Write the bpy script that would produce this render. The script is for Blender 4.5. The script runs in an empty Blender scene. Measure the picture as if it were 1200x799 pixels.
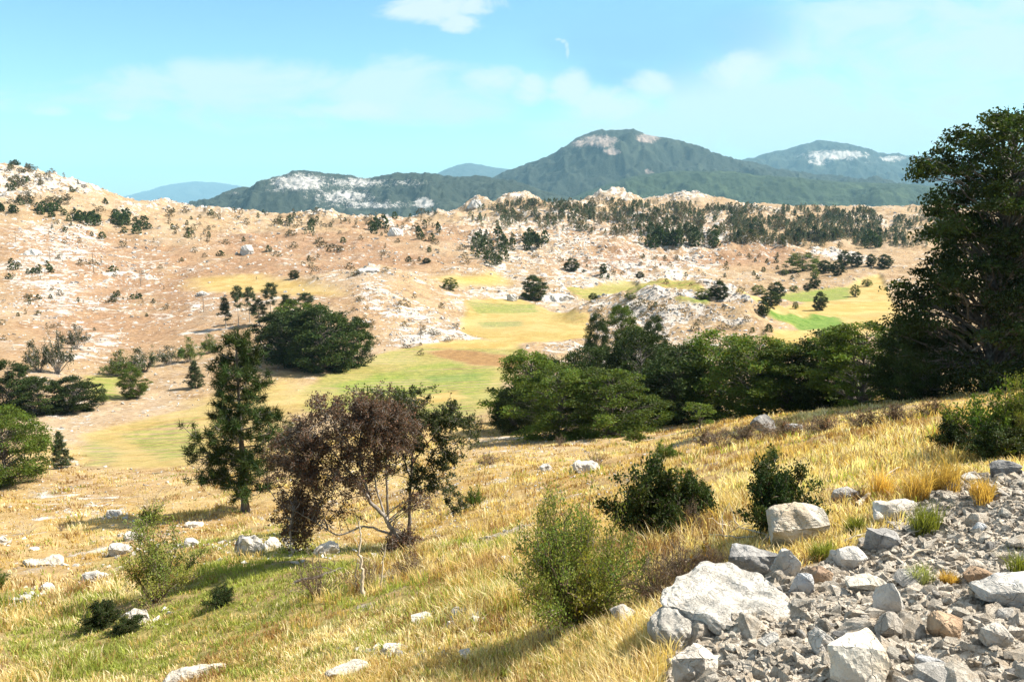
import bpy, bmesh, math, random
import numpy as np
from mathutils import Vector, Matrix

# ------------------------------------------------------------------ camera, sky, sun, exposure
SC = bpy.context.scene
COL = SC.collection
R = math.radians
F_PX, CX, CY, PITCH = 950.0, 600.0, 399.5, R(9.82)

cam_d = bpy.data.cameras.new("camera"); cam = bpy.data.objects.new("camera", cam_d); COL.objects.link(cam)
cam_d.sensor_width = 36.0; cam_d.lens = 36.0 * F_PX / 1200.0
cam_d.clip_start = 0.1; cam_d.clip_end = 90000.0
cam.location = (0, 0, 0); cam.rotation_euler = (math.pi / 2 - PITCH, 0, 0)
SC.camera = cam

SUN_AZ, SUN_EL = R(80), R(48)
SUN_STRENGTH, SKY_STRENGTH, EXPOSURE = 5.0, 0.105, 1.25
HAZE_DENSITY, HAZE_COL = 6.2e-5, (0.42, 0.78, 1.0)

SC.view_settings.view_transform = 'Standard'
SC.view_settings.look = 'None'
SC.view_settings.exposure = EXPOSURE
SC.view_settings.gamma = 1.0
SC.view_settings.use_curve_mapping = False
SC.cycles.max_bounces = 5; SC.cycles.diffuse_bounces = 2; SC.cycles.glossy_bounces = 2
SC.cycles.transmission_bounces = 4; SC.cycles.transparent_max_bounces = 4
SC.cycles.volume_bounces = 0

sun_d = bpy.data.lights.new("sun", 'SUN'); sun = bpy.data.objects.new("sun", sun_d); COL.objects.link(sun)
sun_d.energy = SUN_STRENGTH; sun_d.angle = R(0.5); sun_d.color = (1.0, 0.93, 0.82)
to_sun = Vector((math.cos(SUN_EL) * math.sin(SUN_AZ), math.cos(SUN_EL) * math.cos(SUN_AZ), math.sin(SUN_EL)))
sun.rotation_euler = (-to_sun).to_track_quat('-Z', 'Y').to_euler()

class NT:
    """small helper to write node trees"""
    def __init__(s, tree): s.t = tree; s.t.nodes.clear()
    def n(s, typ, props=None, **ins):
        nd = s.t.nodes.new(typ)
        for k, v in (props or {}).items(): setattr(nd, k, v)
        for k, v in ins.items():
            key = int(k[1:]) if k[0] == 'i' and k[1:].isdigit() else k.replace('_', ' ')
            s.set(nd.inputs[key], v)
        return nd
    def set(s, sock, v):
        if hasattr(v, 'is_output') or hasattr(v, 'links'): s.t.links.new(v, sock)
        else:
            if sock.type == 'RGBA' and len(v) == 3: v = (*v, 1)
            sock.default_value = v
    def m(s, op, a, b=None, c=None, clamp=False):
        nd = s.t.nodes.new('ShaderNodeMath'); nd.operation = op; nd.use_clamp = clamp
        for i, v in enumerate((a, b, c)):
            if v is not None: s.set(nd.inputs[i], v)
        return nd.outputs[0]
    def mix(s, f, a, b, bt='MIX'):
        nd = s.t.nodes.new('ShaderNodeMix'); nd.data_type = 'RGBA'; nd.blend_type = bt; nd.clamp_factor = True
        s.set(nd.inputs[0], f); s.set(nd.inputs[6], a); s.set(nd.inputs[7], b)
        return nd.outputs[2]
    def step(s, x, lo, hi):
        nd = s.t.nodes.new('ShaderNodeMapRange'); nd.interpolation_type = 'SMOOTHSTEP'
        s.set(nd.inputs[0], x); s.set(nd.inputs[1], lo); s.set(nd.inputs[2], hi)
        return nd.outputs[0]
    def noise(s, vec, scale, detail=4, rough=0.55, dist=0.0):
        nd = s.n('ShaderNodeTexNoise', None, Scale=scale, Detail=detail, Roughness=rough, Distortion=dist)
        s.set(nd.inputs['Vector'], vec); return nd.outputs[0]
    def scale_vec(s, vec, sc):
        nd = s.t.nodes.new('ShaderNodeVectorMath'); nd.operation = 'MULTIPLY'
        s.set(nd.inputs[0], vec); s.set(nd.inputs[1], sc); return nd.outputs[0]

world = bpy.data.worlds.new("World"); SC.world = world; world.use_nodes = True
def build_world():
    w = NT(world.node_tree)
    sky = w.n('ShaderNodeTexSky', dict(sky_type='NISHITA', sun_disc=False, sun_elevation=SUN_EL, sun_rotation=SUN_AZ,
                                      altitude=800, air_density=1.0, dust_density=0.6, ozone_density=1.0))
    d = w.n('ShaderNodeTexCoord').outputs['Generated']
    sep = w.n('ShaderNodeSeparateXYZ', None, i0=d)
    ay = w.m('MAXIMUM', w.m('ABSOLUTE', sep.outputs[1]), 0.05)
    u = w.m('DIVIDE', sep.outputs[0], ay); v = w.m('DIVIDE', sep.outputs[2], ay)
    uv = w.n('ShaderNodeCombineXYZ', None, i0=u, i1=v, i2=sep.outputs[1]).outputs[0]
    tint = w.mix(1.0, sky.outputs[0], SKY_TINT, 'MULTIPLY')
    n1 = w.noise(w.scale_vec(uv, (1, 2.2, 1)), 7.0, 9, 0.64, 0.5)
    n2 = w.noise(w.scale_vec(uv, (1, 1.8, 1)), 15.0, 9, 0.66, 0.4)
    def blob(cu, cv, ru, rv, soft=1.0):
        a = w.m('DIVIDE', w.m('SUBTRACT', u, cu), ru); b = w.m('DIVIDE', w.m('SUBTRACT', v, cv), rv)
        q = w.m('ADD', w.m('MULTIPLY', a, a), w.m('MULTIPLY', b, b))
        return w.m('SUBTRACT', 1.0, q)
    def cloud(blobs, nz, amp, lo, hi):
        f = blobs[0]
        for b in blobs[1:]: f = w.m('MAXIMUM', f, b)
        f = w.m('ADD', f, w.m('MULTIPLY', w.m('SUBTRACT', nz, 0.5), amp))
        return w.step(f, lo, hi)
    puff = cloud([blob(-.085, .226, .085, .026), blob(-.06, .205, .03, .015)], n2, 2.6, 0.15, .9)
    band = cloud([blob(-.27, .125, .36, .042), blob(-.33, .14, .22, .025), blob(-.15, .115, .2, .035)], n1, 4.4, -0.2, 1.1)
    small = cloud([blob(-.55, .105, .03, .009), blob(-.475, .10, .03, .008), blob(-.02, .14, .05, .02), blob(-.2, .105, .09, .014)], n2, 2.4, 0.1, 1.2)
    big = cloud([blob(.38, .09, .30, .075), blob(.62, .18, .35, .09), blob(.14, .085, .12, .04)], n1, 4.4, -0.4, 1.1)
    edge = cloud([blob(.072, .128, .03, .026), blob(.11, .115, .06, .022), blob(.165, .135, .035, .02), blob(.02, .13, .025, .02), blob(.27, .15, .05, .025)], n2, 3.0, -0.1, 1.0)
    curl = w.m('MULTIPLY', cloud([blob(.0655, .172, .0028, .008), blob(.0645, .180, .0032, .005), blob(.0605, .1845, .0045, .003), blob(.0545, .1865, .005, .002)], n2, 1.2, -.1, 1.1), .6)
    dark = cloud([blob(.15, .185, .14, .062), blob(.24, .20, .1, .045), blob(.12, .15, .07, .03)], n1, 1.6, -0.3, 1.2)
    c = w.mix(w.m('MULTIPLY', w.m('MAXIMUM', band, big), 0.9), tint, CLOUD_COL)
    c = w.mix(w.m('MULTIPLY', dark, 0.8), c, SKY_DARK)
    c = w.mix(w.m('MULTIPLY', w.m('MAXIMUM', w.m('MAXIMUM', small, edge), curl), 0.9), c, (3.4, 4.0, 4.0))
    c = w.mix(w.m('MULTIPLY', puff, 0.85), c, (3.5, 4.0, 4.0))
    sky_fill = w.m('MULTIPLY', w.step(sep.outputs[2], .34, .6), .7)      # whitish layer above the view, added to neutralise and brighten the fill
    c = w.mix(sky_fill, c, (3.0, 3.1, 3.2))
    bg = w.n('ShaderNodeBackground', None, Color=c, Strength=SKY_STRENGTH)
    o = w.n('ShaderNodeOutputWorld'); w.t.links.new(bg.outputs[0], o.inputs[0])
SKY_TINT = (0.56, 0.80, 0.80)
SKY_DARK = (1.25, 2.6, 3.9)
CLOUD_COL = (3.05, 3.9, 3.95)
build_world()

# ------------------------------------------------------------------ noise and projection
def _hash(ix, iy, seed):
    h = (ix.astype(np.int64) * 374761393 + iy.astype(np.int64) * 668265263 + seed * 1442695041) & 0xFFFFFFFF
    h = ((h ^ (h >> 13)) * 1274126177) & 0xFFFFFFFF
    return ((h ^ (h >> 16)) & 0xFFFFFF) / float(0xFFFFFF)
def vnoise(x, y, seed=0):
    x = np.asarray(x, float); y = np.asarray(y, float)
    ix, iy = np.floor(x), np.floor(y); fx, fy = x - ix, y - iy
    sx, sy = fx * fx * fx * (fx * (fx * 6 - 15) + 10), fy * fy * fy * (fy * (fy * 6 - 15) + 10)
    a, b = _hash(ix, iy, seed), _hash(ix + 1, iy, seed); c, d = _hash(ix, iy + 1, seed), _hash(ix + 1, iy + 1, seed)
    return (a + (b - a) * sx) * (1 - sy) + (c + (d - c) * sx) * sy
def fbm(x, y, oct=4, seed=0, gain=0.5):
    s, a, t = 0.0, 1.0, 0.0
    for o in range(oct):
        s = s + a * (vnoise(x * 2 ** o + 17.3 * o, y * 2 ** o - 9.1 * o, seed + o) - .5); t += a; a *= gain
    return s / t * 2          # about -1..1
def ridged(x, y, oct=4, seed=0):
    s, a, t = 0.0, 1.0, 0.0
    for o in range(oct):
        s = s + a * (1 - np.abs(vnoise(x * 2 ** o + 5.3 * o, y * 2 ** o + 3.7 * o, seed + o) * 2 - 1)); t += a; a *= .5
    return s / t
def sstep(x, lo, hi):
    t = np.clip((x - lo) / (hi - lo), 0, 1); return t * t * (3 - 2 * t)

SP, CP = math.sin(PITCH), math.cos(PITCH)
def ray(px, py):
    """direction through a photo pixel, per metre of Y"""
    u = (np.asarray(px, float) - CX) / F_PX; v = (CY - np.asarray(py, float)) / F_PX
    k = CP + v * SP
    return u / k, (-SP + v * CP) / k
def on_plane(px, py, Y):
    a, b = ray(px, py); return Vector((float(a) * Y, Y, float(b) * Y))

# ------------------------------------------------------------------ terrain heights
ROW = [  # photo column, near (Y, Z) pairs, far (Y, photo row) pairs
 (-300, [(1, -2.9), (4, -4.6), (8, -7.2)], [(14, 830), (22, 735), (30, 660), (40, 605), (52, 565), (70, 530), (95, 490), (115, 445), (150, 405), (200, 360), (260, 305), (330, 265), (400, 228), (470, 190), (540, 165), (620, 180), (800, 230), (1100, 285)]),
 (0,    [(1, -2.8), (4, -4.2), (8, -6.5)], [(14, 799), (22, 720), (30, 650), (40, 600), (52, 560), (70, 530), (95, 490), (115, 440), (150, 400), (200, 360), (260, 310), (330, 275), (400, 245), (470, 210), (520, 189), (600, 205), (800, 250), (1100, 290)]),
 (60,   [(1, -2.8), (4, -4.1), (8, -6.3)], [(14, 795), (21, 720), (30, 650), (40, 600), (55, 552), (74, 525), (95, 490), (118, 448), (150, 410), (195, 370), (250, 325), (320, 285), (400, 252), (470, 218), (520, 194), (600, 212), (800, 255), (1100, 292)]),
 (150,  [(1, -2.7), (4, -3.9), (8, -6.0)], [(13, 799), (20, 720), (29, 650), (40, 600), (62, 540), (78, 520), (95, 490), (120, 455), (150, 420), (190, 385), (240, 350), (310, 310), (390, 275), (450, 255), (520, 240), (570, 236), (700, 262), (1100, 296)]),
 (300,  [(1, -2.6), (4, -3.6), (8, -5.4)], [(11, 799), (16, 720), (22, 670), (38, 600), (55, 545), (78, 510), (105, 470), (125, 440), (160, 400), (205, 360), (260, 330), (330, 300), (420, 275), (520, 258), (640, 251), (760, 256), (1100, 285)]),
 (450,  [(1, -2.6), (4, -3.2)], [(9, 799), (14, 720), (20, 670), (27, 640), (36, 590), (55, 530), (75, 500), (100, 475), (120, 450), (150, 420), (172, 397), (200, 353), (235, 325), (300, 306), (380, 286), (500, 269), (650, 259), (800, 263), (1100, 285)]),
 (530,  [(1, -2.6), (4, -3.2)], [(8.2, 799), (12, 720), (17, 670), (23, 635), (30, 595), (48, 540), (66, 510), (92, 480), (115, 452), (148, 420), (178, 395), (205, 372), (245, 340), (300, 315), (380, 290), (500, 270), (650, 256), (820, 247), (1000, 262), (1200, 280)]),
 (600,  [(1, -2.6), (4, -3.2)], [(7.5, 799), (11, 720), (15, 670), (20, 630), (26, 600), (40, 550), (52, 522), (62, 508), (85, 480), (110, 455), (145, 420), (180, 390), (225, 360), (260, 345), (290, 325), (350, 305), (420, 285), (520, 270), (650, 255), (850, 240), (960, 238), (1200, 268)]),
 (750,  [(1, -2.55), (3.5, -2.9)], [(5.5, 799), (8, 720), (11, 670), (15, 630), (20, 590), (30, 548), (42, 525), (52, 512), (62, 507), (75, 492), (100, 465), (140, 425), (175, 395), (215, 370), (250, 350), (290, 335), (340, 318), (400, 300), (450, 286), (520, 273), (650, 258), (800, 245), (960, 238), (1200, 268)]),
 (900,  [(1, -2.5), (3, -2.7)], [(4.7, 799), (6, 720), (7.5, 670), (9.5, 630), (13, 590), (18, 560), (24, 530), (31, 505), (36, 497), (45, 492), (60, 485), (80, 470), (110, 440), (150, 405), (190, 382), (230, 364), (270, 348), (320, 331), (370, 318), (430, 305), (490, 293), (560, 281), (680, 263), (850, 247), (1000, 240), (1200, 268)]),
 (1050, [(1, -2.45), (3, -2.6)], [(4.6, 799), (5.8, 720), (7, 670), (8.5, 620), (10, 590), (13, 555), (17, 525), (22, 500), (28, 485), (34, 476), (50, 472), (70, 462), (100, 435), (150, 402), (200, 374), (250, 354), (320, 331), (370, 318), (430, 305), (490, 293), (560, 283), (680, 266), (850, 250), (1000, 242), (1200, 268)]),
 (1200, [(1, -2.4), (3, -2.5)], [(4.5, 799), (5.6, 720), (6.8, 660), (8, 610), (9.3, 565), (11, 545), (14, 515), (18, 490), (24, 470), (32, 460), (45, 456), (70, 446), (100, 425), (150, 397), (200, 372), (250, 354), (320, 331), (370, 318), (430, 305), (490, 293), (560, 284), (680, 268), (850, 252), (1000, 244), (1200, 268)]),
 (1500, [(1, -2.3), (3, -2.3)], [(4.5, 760), (5.6, 690), (6.8, 630), (8, 580), (9.3, 540), (11, 518), (14, 490), (18, 470), (24, 455), (32, 446), (45, 440), (70, 430), (100, 412), (150, 390), (200, 370), (250, 354), (320, 331), (430, 305), (560, 284), (680, 268), (850, 252), (1000, 244), (1200, 268)]),
]
LNR = np.arange(math.log(1.0), math.log(1700.0), 0.0072)
TH = np.radians(np.concatenate([np.arange(-78, -37, 0.8), np.arange(-37, 37, 0.088), np.arange(37, 78.5, 0.8)]))
RFAR = np.array([1750, 1850, 2000, 2300, 2800, 3500, 5000, 8000, 12000, 21300.0])
RR = np.concatenate([np.exp(LNR), RFAR])
def gauss_smooth(A, sig, axis):
    k = int(sig * 3) + 1; w = np.exp(-.5 * (np.arange(-k, k + 1) / sig) ** 2); w /= w.sum()
    pad = [(0, 0)] * A.ndim; pad[axis] = (k, k); P = np.pad(A, pad, mode='edge'); out = 0
    for i, wi in enumerate(w):
        sl = [slice(None)] * A.ndim; sl[axis] = slice(i, i + A.shape[axis]); out = out + wi * P[tuple(sl)]
    return out
def build_heights():
    Yg = np.exp(np.arange(math.log(.3), math.log(1800.0), 0.012))
    cols = []
    for px, near, far in ROW:
        ys = [p[0] for p in near] + [p[0] for p in far]
        zs = [p[1] for p in near] + [float(ray(600, p[1])[1]) * p[0] for p in far]
        ys += [1500, 1900]; zs += [-75, -85]
        cols.append(np.interp(Yg, ys, zs))
    A = np.array(cols)                                           # columns x Y
    A = gauss_smooth(A, 3.0, 1)
    ts = np.array([(r[0] - 600) / 950.0 for r in ROW])
    tg = np.linspace(-3.0, 3.0, 1201)
    B = np.empty((len(tg), len(Yg)))
    for j in range(len(Yg)): B[:, j] = np.interp(tg, ts, A[:, j])
    B = gauss_smooth(B, 7.0, 0)
    T, RRg = np.meshgrid(TH, RR, indexing='ij')
    X, Y = RRg * np.sin(T), RRg * np.cos(T)
    t = np.clip(X / Y, -2.99, 2.99); ly = np.clip((np.log(Y) - math.log(.3)) / 0.012, 0, len(Yg) - 1.001)
    it = (t + 3.0) / (6.0 / 1200); i0 = np.floor(it).astype(int); fi = it - i0; j0 = np.floor(ly).astype(int); fj = ly - j0
    Z = (B[i0, j0] * (1 - fi) + B[i0 + 1, j0] * fi) * (1 - fj) + (B[i0, j0 + 1] * (1 - fi) + B[i0 + 1, j0 + 1] * fi) * fj
    Z = np.where(RRg > 1700, -85 - (RRg - 1700) * .002, Z)
    return X, Y, Z
GX, GY, GZ = build_heights()

def ground_z(x, y):
    x = np.asarray(x, float); y = np.asarray(y, float)
    th = np.arctan2(x, y); r = np.maximum(np.hypot(x, y), 1.01)
    i = np.clip(np.interp(th, TH, np.arange(len(TH))), 0, len(TH) - 1.001); j = np.clip(np.interp(r, RR, np.arange(len(RR))), 0, len(RR) - 1.001)
    i0, j0 = np.floor(i).astype(int), np.floor(j).astype(int); fi, fj = i - i0, j - j0
    return (GZ[i0, j0] * (1 - fi) + GZ[i0 + 1, j0] * fi) * (1 - fj) + (GZ[i0, j0 + 1] * (1 - fi) + GZ[i0 + 1, j0 + 1] * fi) * fj
YM = np.exp(np.linspace(math.log(2.5), math.log(1600), 1500))
def hit(px, py):
    """where rays through photo pixels first meet the ground; arrays in, (n,3) out"""
    px, py = np.atleast_1d(np.asarray(px, float)), np.atleast_1d(np.asarray(py, float))
    a, b = ray(px, py); out = np.empty((len(px), 3))
    for s in range(0, len(px), 400):
        aa, bb = a[s:s + 400, None], b[s:s + 400, None]
        zz = ground_z(aa * YM, np.broadcast_to(YM, (aa.shape[0], len(YM)))); below = bb * YM < zz
        k = np.where(below.any(1), below.argmax(1), np.abs(bb * YM - zz).argmin(1) if True else 0)
        Y = YM[k]
        out[s:s + 400] = np.stack([aa[:, 0] * Y, Y, ground_z(aa[:, 0] * Y, Y)], 1)
    return out
def at(px, py):
    p = hit([px], [py])[0]; return Vector(p)

KN = np.zeros(GX.shape)
# mounds and knolls, given by photo position of the crest: column, row of the foot, Y, half width px, height px, depth/width
for (px, Y, wpx, hpx, dr) in [(805, 205, 105, 44, 0.9), (640, 262, 55, 10, .6), (835, 455, 120, 17, .5), (960, 520, 50, 10, .7), (690, 420, 110, 9, .4),
                              (605, 880, 28, 13, 1.0), (560, 800, 22, 12, 1.0), (715, 900, 30, 17, 1.0), (800, 930, 45, 12, .8), (670, 760, 40, 10, .8),
                              (650, 620, 45, 10, .6), (760, 640, 60, 9, .6), (880, 760, 50, 9, .8), (1000, 700, 60, 8, .8), (440, 560, 60, 9, .7),
                              (380, 600, 30, 8, .8), (210, 600, 35, 9, .8), (255, 520, 40, 8, .7), (520, 650, 35, 8, .7), (560, 430, 60, 9, .5), (430, 245, 60, 12, .6)]:
    cx = (px - 600) / 950 * Y; w = wpx * Y / 950; h = hpx * Y / 950
    dx = (GX - cx) / w; dy = (GY - Y) / (w * dr); q = np.sqrt(dx * dx + dy * dy)
    q = q * (1 + .25 * fbm(GX / (w * .6), GY / (w * .6), 3, int(px))); KN = np.maximum(KN, (.95 if px in (805, 835) else .75) * (1 - sstep(q, .5, 1.3)))
    h = h * (1 + .5 * (ridged(GX / (w * .45), GY / (w * .45), 4, int(px) + 3) - .55))
    GZ += h * np.where(q < 1.6, (0.5 + 0.5 * np.cos(np.clip(q / 1.6, 0, 1) * np.pi)) ** 0.9, 0)

# ------------------------------------------------------------------ zones of the ground, in metres, outlined from photo positions
def poly_mask(poly, X, Y, soft, wob=0.0, seed=1):
    """1 inside a world polygon, falling off over `soft` metres"""
    P = np.asarray(poly, float)
    lo, hi = P.min(0) - soft * 3 - wob * 2, P.max(0) + soft * 3 + wob * 2
    out = np.zeros(X.shape); sel = (X > lo[0]) & (X < hi[0]) & (Y > lo[1]) & (Y < hi[1])
    if not sel.any(): return out
    x, y = X[sel], Y[sel]
    if wob: x, y = x + wob * fbm(x / (wob * 5), y / (wob * 5), 3, seed), y + wob * fbm(x / (wob * 5) + 40, y / (wob * 5), 3, seed + 7)
    inside = np.zeros(len(x), bool); dist = np.full(len(x), 1e9)
    for (x1, y1), (x2, y2) in zip(P, np.roll(P, -1, 0)):
        c = ((y1 > y) != (y2 > y)) & (x < (x2 - x1) * (y - y1) / ((y2 - y1) if abs(y2 - y1) > 1e-9 else 1e-9) + x1); inside ^= c
        ex, ey = x2 - x1, y2 - y1; tt = np.clip(((x - x1) * ex + (y - y1) * ey) / max(ex * ex + ey * ey, 1e-9), 0, 1)
        dist = np.minimum(dist, np.hypot(x - x1 - tt * ex, y - y1 - tt * ey))
    sd = np.where(inside, dist, -dist); out[sel] = sstep(sd, -soft, soft); return out
def wpoly(pts):
    p = np.array(pts, float); return hit(p[:, 0], p[:, 1])[:, :2]
FIELDS = [  # photo outline, channel values: (cultivated, green, crop, plough, gold)
 ([(335, 470), (380, 440), (450, 412), (520, 402), (610, 400), (600, 440), (560, 490), (480, 492)], (1, .62, 0, 0, .25)),
 ([(500, 413), (525, 409), (612, 419), (606, 432), (550, 427)], (1, 0, 0, 1, 0)),
 ([(440, 438), (520, 424), (580, 434), (560, 462), (480, 466), (420, 456)], (1, .9, .06, 0, 0)),
 ([(392, 452), (440, 440), (470, 441), (430, 456), (395, 462)], (1, .95, .15, 0, 0)),
 ([(470, 468), (540, 458), (545, 466), (480, 478)], (1, .15, 0, 0, .8)),
 ([(490, 404), (560, 398), (606, 402), (606, 410), (520, 408)], (1, .1, 0, 0, .85)),
 ([(350, 474), (420, 462), (440, 470), (370, 486)], (1, .85, .08, 0, 0)),
 ([(480, 482), (550, 474), (552, 486), (490, 490)], (1, .9, .1, 0, 0)),
 ([(795, 347), (828, 349), (828, 353), (797, 351)], (1, 1, .5, 0, 0)),
 ([(500, 440), (560, 438), (562, 446), (505, 450)], (1, .8, .55, 0, 0)),
 ([(545, 352), (610, 350), (690, 372), (700, 395), (600, 404), (540, 390)], (1, .22, 0, 0, .7)),
 ([(548, 353), (625, 357), (630, 366), (560, 368)], (1, .8, .12, 0, 0)),
 ([(560, 378), (610, 377), (612, 382), (565, 384)], (1, .6, .2, 0, 0)),
 ([(665, 336), (740, 331), (822, 337), (815, 344), (740, 346), (690, 351)], (1, .7, 0, 0, .3)),
 ([(862, 345), (1030, 322), (1060, 372), (1000, 400), (935, 384), (905, 372)], (1, .12, 0, 0, .7)),
 ([(905, 348), (996, 337), (994, 351), (930, 355)], (1, .9, .3, 0, 0)),
 ([(896, 363), (978, 371), (992, 380), (985, 405), (930, 380)], (1, 1, .8, 0, 0)),
 ([(925, 362), (1040, 352), (1045, 364), (985, 372)], (1, .1, 0, 0, .9)),
 ([(905, 390), (960, 386), (965, 420), (900, 420)], (1, .1, 0, 0, .9)),
 ([(100, 510), (170, 490), (260, 470), (260, 520), (235, 545), (120, 548)], (1, .25, 0, 0, .5)),
 ([(150, 508), (235, 488), (240, 530), (180, 540)], (1, .7, 0, 0, 0)),
 ([(95, 525), (130, 515), (140, 540), (100, 548)], (1, .6, 0, 0, 0)),
 ([(225, 330), (300, 325), (390, 340), (385, 352), (300, 345), (230, 345)], (.5, .1, 0, 0, .7)),
 ([(520, 322), (575, 318), (575, 328), (525, 330)], (.8, .2, 0, 0, 1)),
 ([(100, 440), (135, 440), (140, 468), (110, 470)], (1, .75, .1, 0, .3)),
 ([(210, 470), (330, 440), (345, 470), (250, 510)], (.7, .25, 0, 0, .6)),
]
RUST = [([(0, 262), (120, 270), (240, 290), (300, 330), (180, 400), (0, 420)], .85), ([(250, 268), (400, 275), (500, 290), (600, 310), (480, 318), (330, 322), (250, 315)], .9),
        ([(380, 262), (520, 262), (600, 275), (600, 300), (440, 290)], .8), ([(600, 300), (700, 280), (800, 294), (930, 287), (945, 302), (850, 312), (740, 318), (620, 325)], 1.0),
        ([(350, 330), (420, 340), (440, 380), (400, 400), (360, 360)], .7), ([(600, 270), (700, 262), (860, 262), (860, 290), (640, 292)], .55), ([(0, 330), (230, 345), (250, 400), (0, 420)], .7),
        ([(0, 600), (260, 590), (280, 690), (120, 720), (0, 690)], .5), ([(560, 540), (760, 520), (900, 530), (820, 600), (640, 600)], .5), ([(120, 570), (280, 560), (280, 600), (130, 612)], .4)]
ROCKY = [([(0, 190), (60, 190), (125, 232), (210, 240), (150, 262), (0, 255)], .8), ([(420, 330), (470, 335), (560, 385), (560, 405), (470, 425), (420, 420), (400, 360)], .85),
         ([(700, 356), (760, 348), (850, 352), (890, 366), (930, 385), (830, 400), (720, 385)], .75), ([(730, 352), (800, 347), (870, 358), (850, 366), (740, 364)], 1.0),
         ([(640, 316), (760, 308), (860, 306), (830, 330), (720, 330), (650, 330)], .85), ([(925, 290), (970, 288), (1010, 305), (980, 312), (935, 303)], 1.0), ([(600, 345), (660, 338), (705, 356), (680, 360), (620, 356)], .85),
         ([(0, 370), (200, 365), (240, 420), (60, 450)], .42), ([(380, 322), (480, 310), (500, 330), (420, 338)], .8), ([(240, 250), (300, 255), (310, 300), (270, 300)], .6), ([(70, 460), (160, 420), (240, 420), (260, 450), (150, 500), (70, 500)], .5),
         ([(520, 500), (640, 512), (760, 520), (700, 540), (560, 545)], .6), ([(590, 268), (700, 262), (760, 275), (650, 285)], .6), ([(440, 262), (470, 258), (490, 276), (460, 282)], .9), ([(540, 232), (860, 228), (860, 248), (540, 256)], .75)]
GREENISH = [([(0, 700), (180, 690), (320, 640), (430, 640), (520, 690), (470, 760), (320, 799), (0, 860)], .8), ([(510, 640), (600, 620), (620, 680), (540, 720)], .5), ([(560, 700), (640, 700), (720, 760), (600, 840), (540, 760)], .4),
            ([(120, 650), (330, 620), (480, 660), (380, 730), (150, 740)], .5)]
RUBBLE_PX = [(778, 830), (782, 760), (800, 735), (850, 695), (890, 668), (940, 668), (985, 650), (1040, 622), (1100, 590), (1145, 566), (1200, 552), (1330, 530), (1420, 700), (1300, 830)]
RUBBLE = wpoly(RUBBLE_PX)
RUBBLE = np.vstack([RUBBLE, [[4.0, 1.2], [0.9, 1.6]]])
RUBBLE = RUBBLE[[0, 1, 2, 3, 4, 5, 6, 7, 8, 9, 10, 11, 12, 14, 15]] if len(RUBBLE) > 15 else RUBBLE

Z1 = np.zeros(GX.shape + (4,)); Z2 = np.zeros(GX.shape + (4,)); Z1[..., 3] = Z2[..., 3] = 1     # Z1: green, rust, rock; Z2: cultivated, crop, plough; gold in alpha
Z2[..., 3] = 0; Z1[..., 3] = 0                                                               # Z1 alpha: broken stone
for i, (pts, val) in enumerate(RUST): Z1[..., 1] = np.maximum(Z1[..., 1], val * poly_mask(wpoly(pts), GX, GY, 22 if pts[0][1] < 500 else 2.5, 22 if pts[0][1] < 500 else 1.5, 100 + i))
for i, (pts, val) in enumerate(ROCKY): Z1[..., 2] = np.maximum(Z1[..., 2], val * poly_mask(wpoly(pts), GX, GY, (14 if pts[0][1] < 480 else 4) * (.5 if val >= .85 else 1), 16, 200 + i))
for i, (pts, val) in enumerate(GREENISH): Z1[..., 0] = np.maximum(Z1[..., 0], val * poly_mask(wpoly(pts), GX, GY, 1.2, 1.0, 300 + i))
for i, (pts, (cu, gr, cr, pl, go)) in enumerate(FIELDS):
    m = poly_mask(wpoly(pts), GX, GY, 6.0 if cu < 1 else 1.0, 8.0 if cu < 1 else 1.2, 400 + i)
    Z2[..., 0] = np.maximum(Z2[..., 0], cu * m)
    for ch, arr, v in ((0, Z1, gr), (1, Z2, cr), (2, Z2, pl), (3, Z2, go)): arr[..., ch] = arr[..., ch] * (1 - m) + v * m
    Z1[..., 1] *= 1 - m; Z1[..., 2] *= 1 - m
Z1[..., 2] = np.maximum(Z1[..., 2], .85 * sstep(GZ + 5 * fbm(GX / 40, GY / 40, 3, 88), -7, 5) * sstep(GY, 280, 380) * (GY < 1500))
Z1[..., 2] = np.maximum(Z1[..., 2], KN * (1 - Z2[..., 0]))
nearm = (1 - sstep(GY, 62, 95)) * (1 - Z2[..., 0]); Z2[..., 3] = np.maximum(Z2[..., 3], nearm * np.clip(.45 + .5 * fbm(GX / 9, GY / 9, 3, 90), .1, .8)); Z1[..., 1] *= 1 - .35 * nearm
rub = poly_mask(RUBBLE, GX, GY, .25, .25, 500); Z1[..., 3] = rub
Z1[..., 2] = np.maximum(Z1[..., 2], (.42 + .3 * fbm(GX / 70, GY / 70, 3, 77)) * (1 - Z2[..., 0]) * sstep(GY, 40, 140))
# roughness of the land
rough = (1 - .93 * Z2[..., 0])
GZ += rough * sstep(GY, 90, 330) * 1.25 * (3.8 * fbm(GX / 48, GY / 48, 5, 11, .55) + 4.4 * (ridged(GX / 24, GY / 24, 5, 21) - .55)) * (.5 + .6 * sstep(GY, 300, 700)) * (1 - .6 * sstep(GY, 1000, 1500))
GZ += rough * sstep(GY, 60, 200) * (.9 + 2.6 * sstep(GY, 250, 500)) * Z1[..., 2] * (ridged(GX / 8, GY / 11, 4, 31) - .5) * 2.0
near = 1 - sstep(GY, 80, 160)
GZ += near * rough * sstep(GY, 3, 14) * (.32 * fbm(GX / 6.5, GY / 6.5, 3, 41) + .10 * fbm(GX / 1.4, GY / 1.4, 3, 43))
GZ += rub * (.16 * fbm(GX / .9, GY / .9, 3, 51) + .05 * fbm(GX / .22, GY / .22, 2, 52)) * (1 - sstep(GY, 14, 18))
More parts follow.
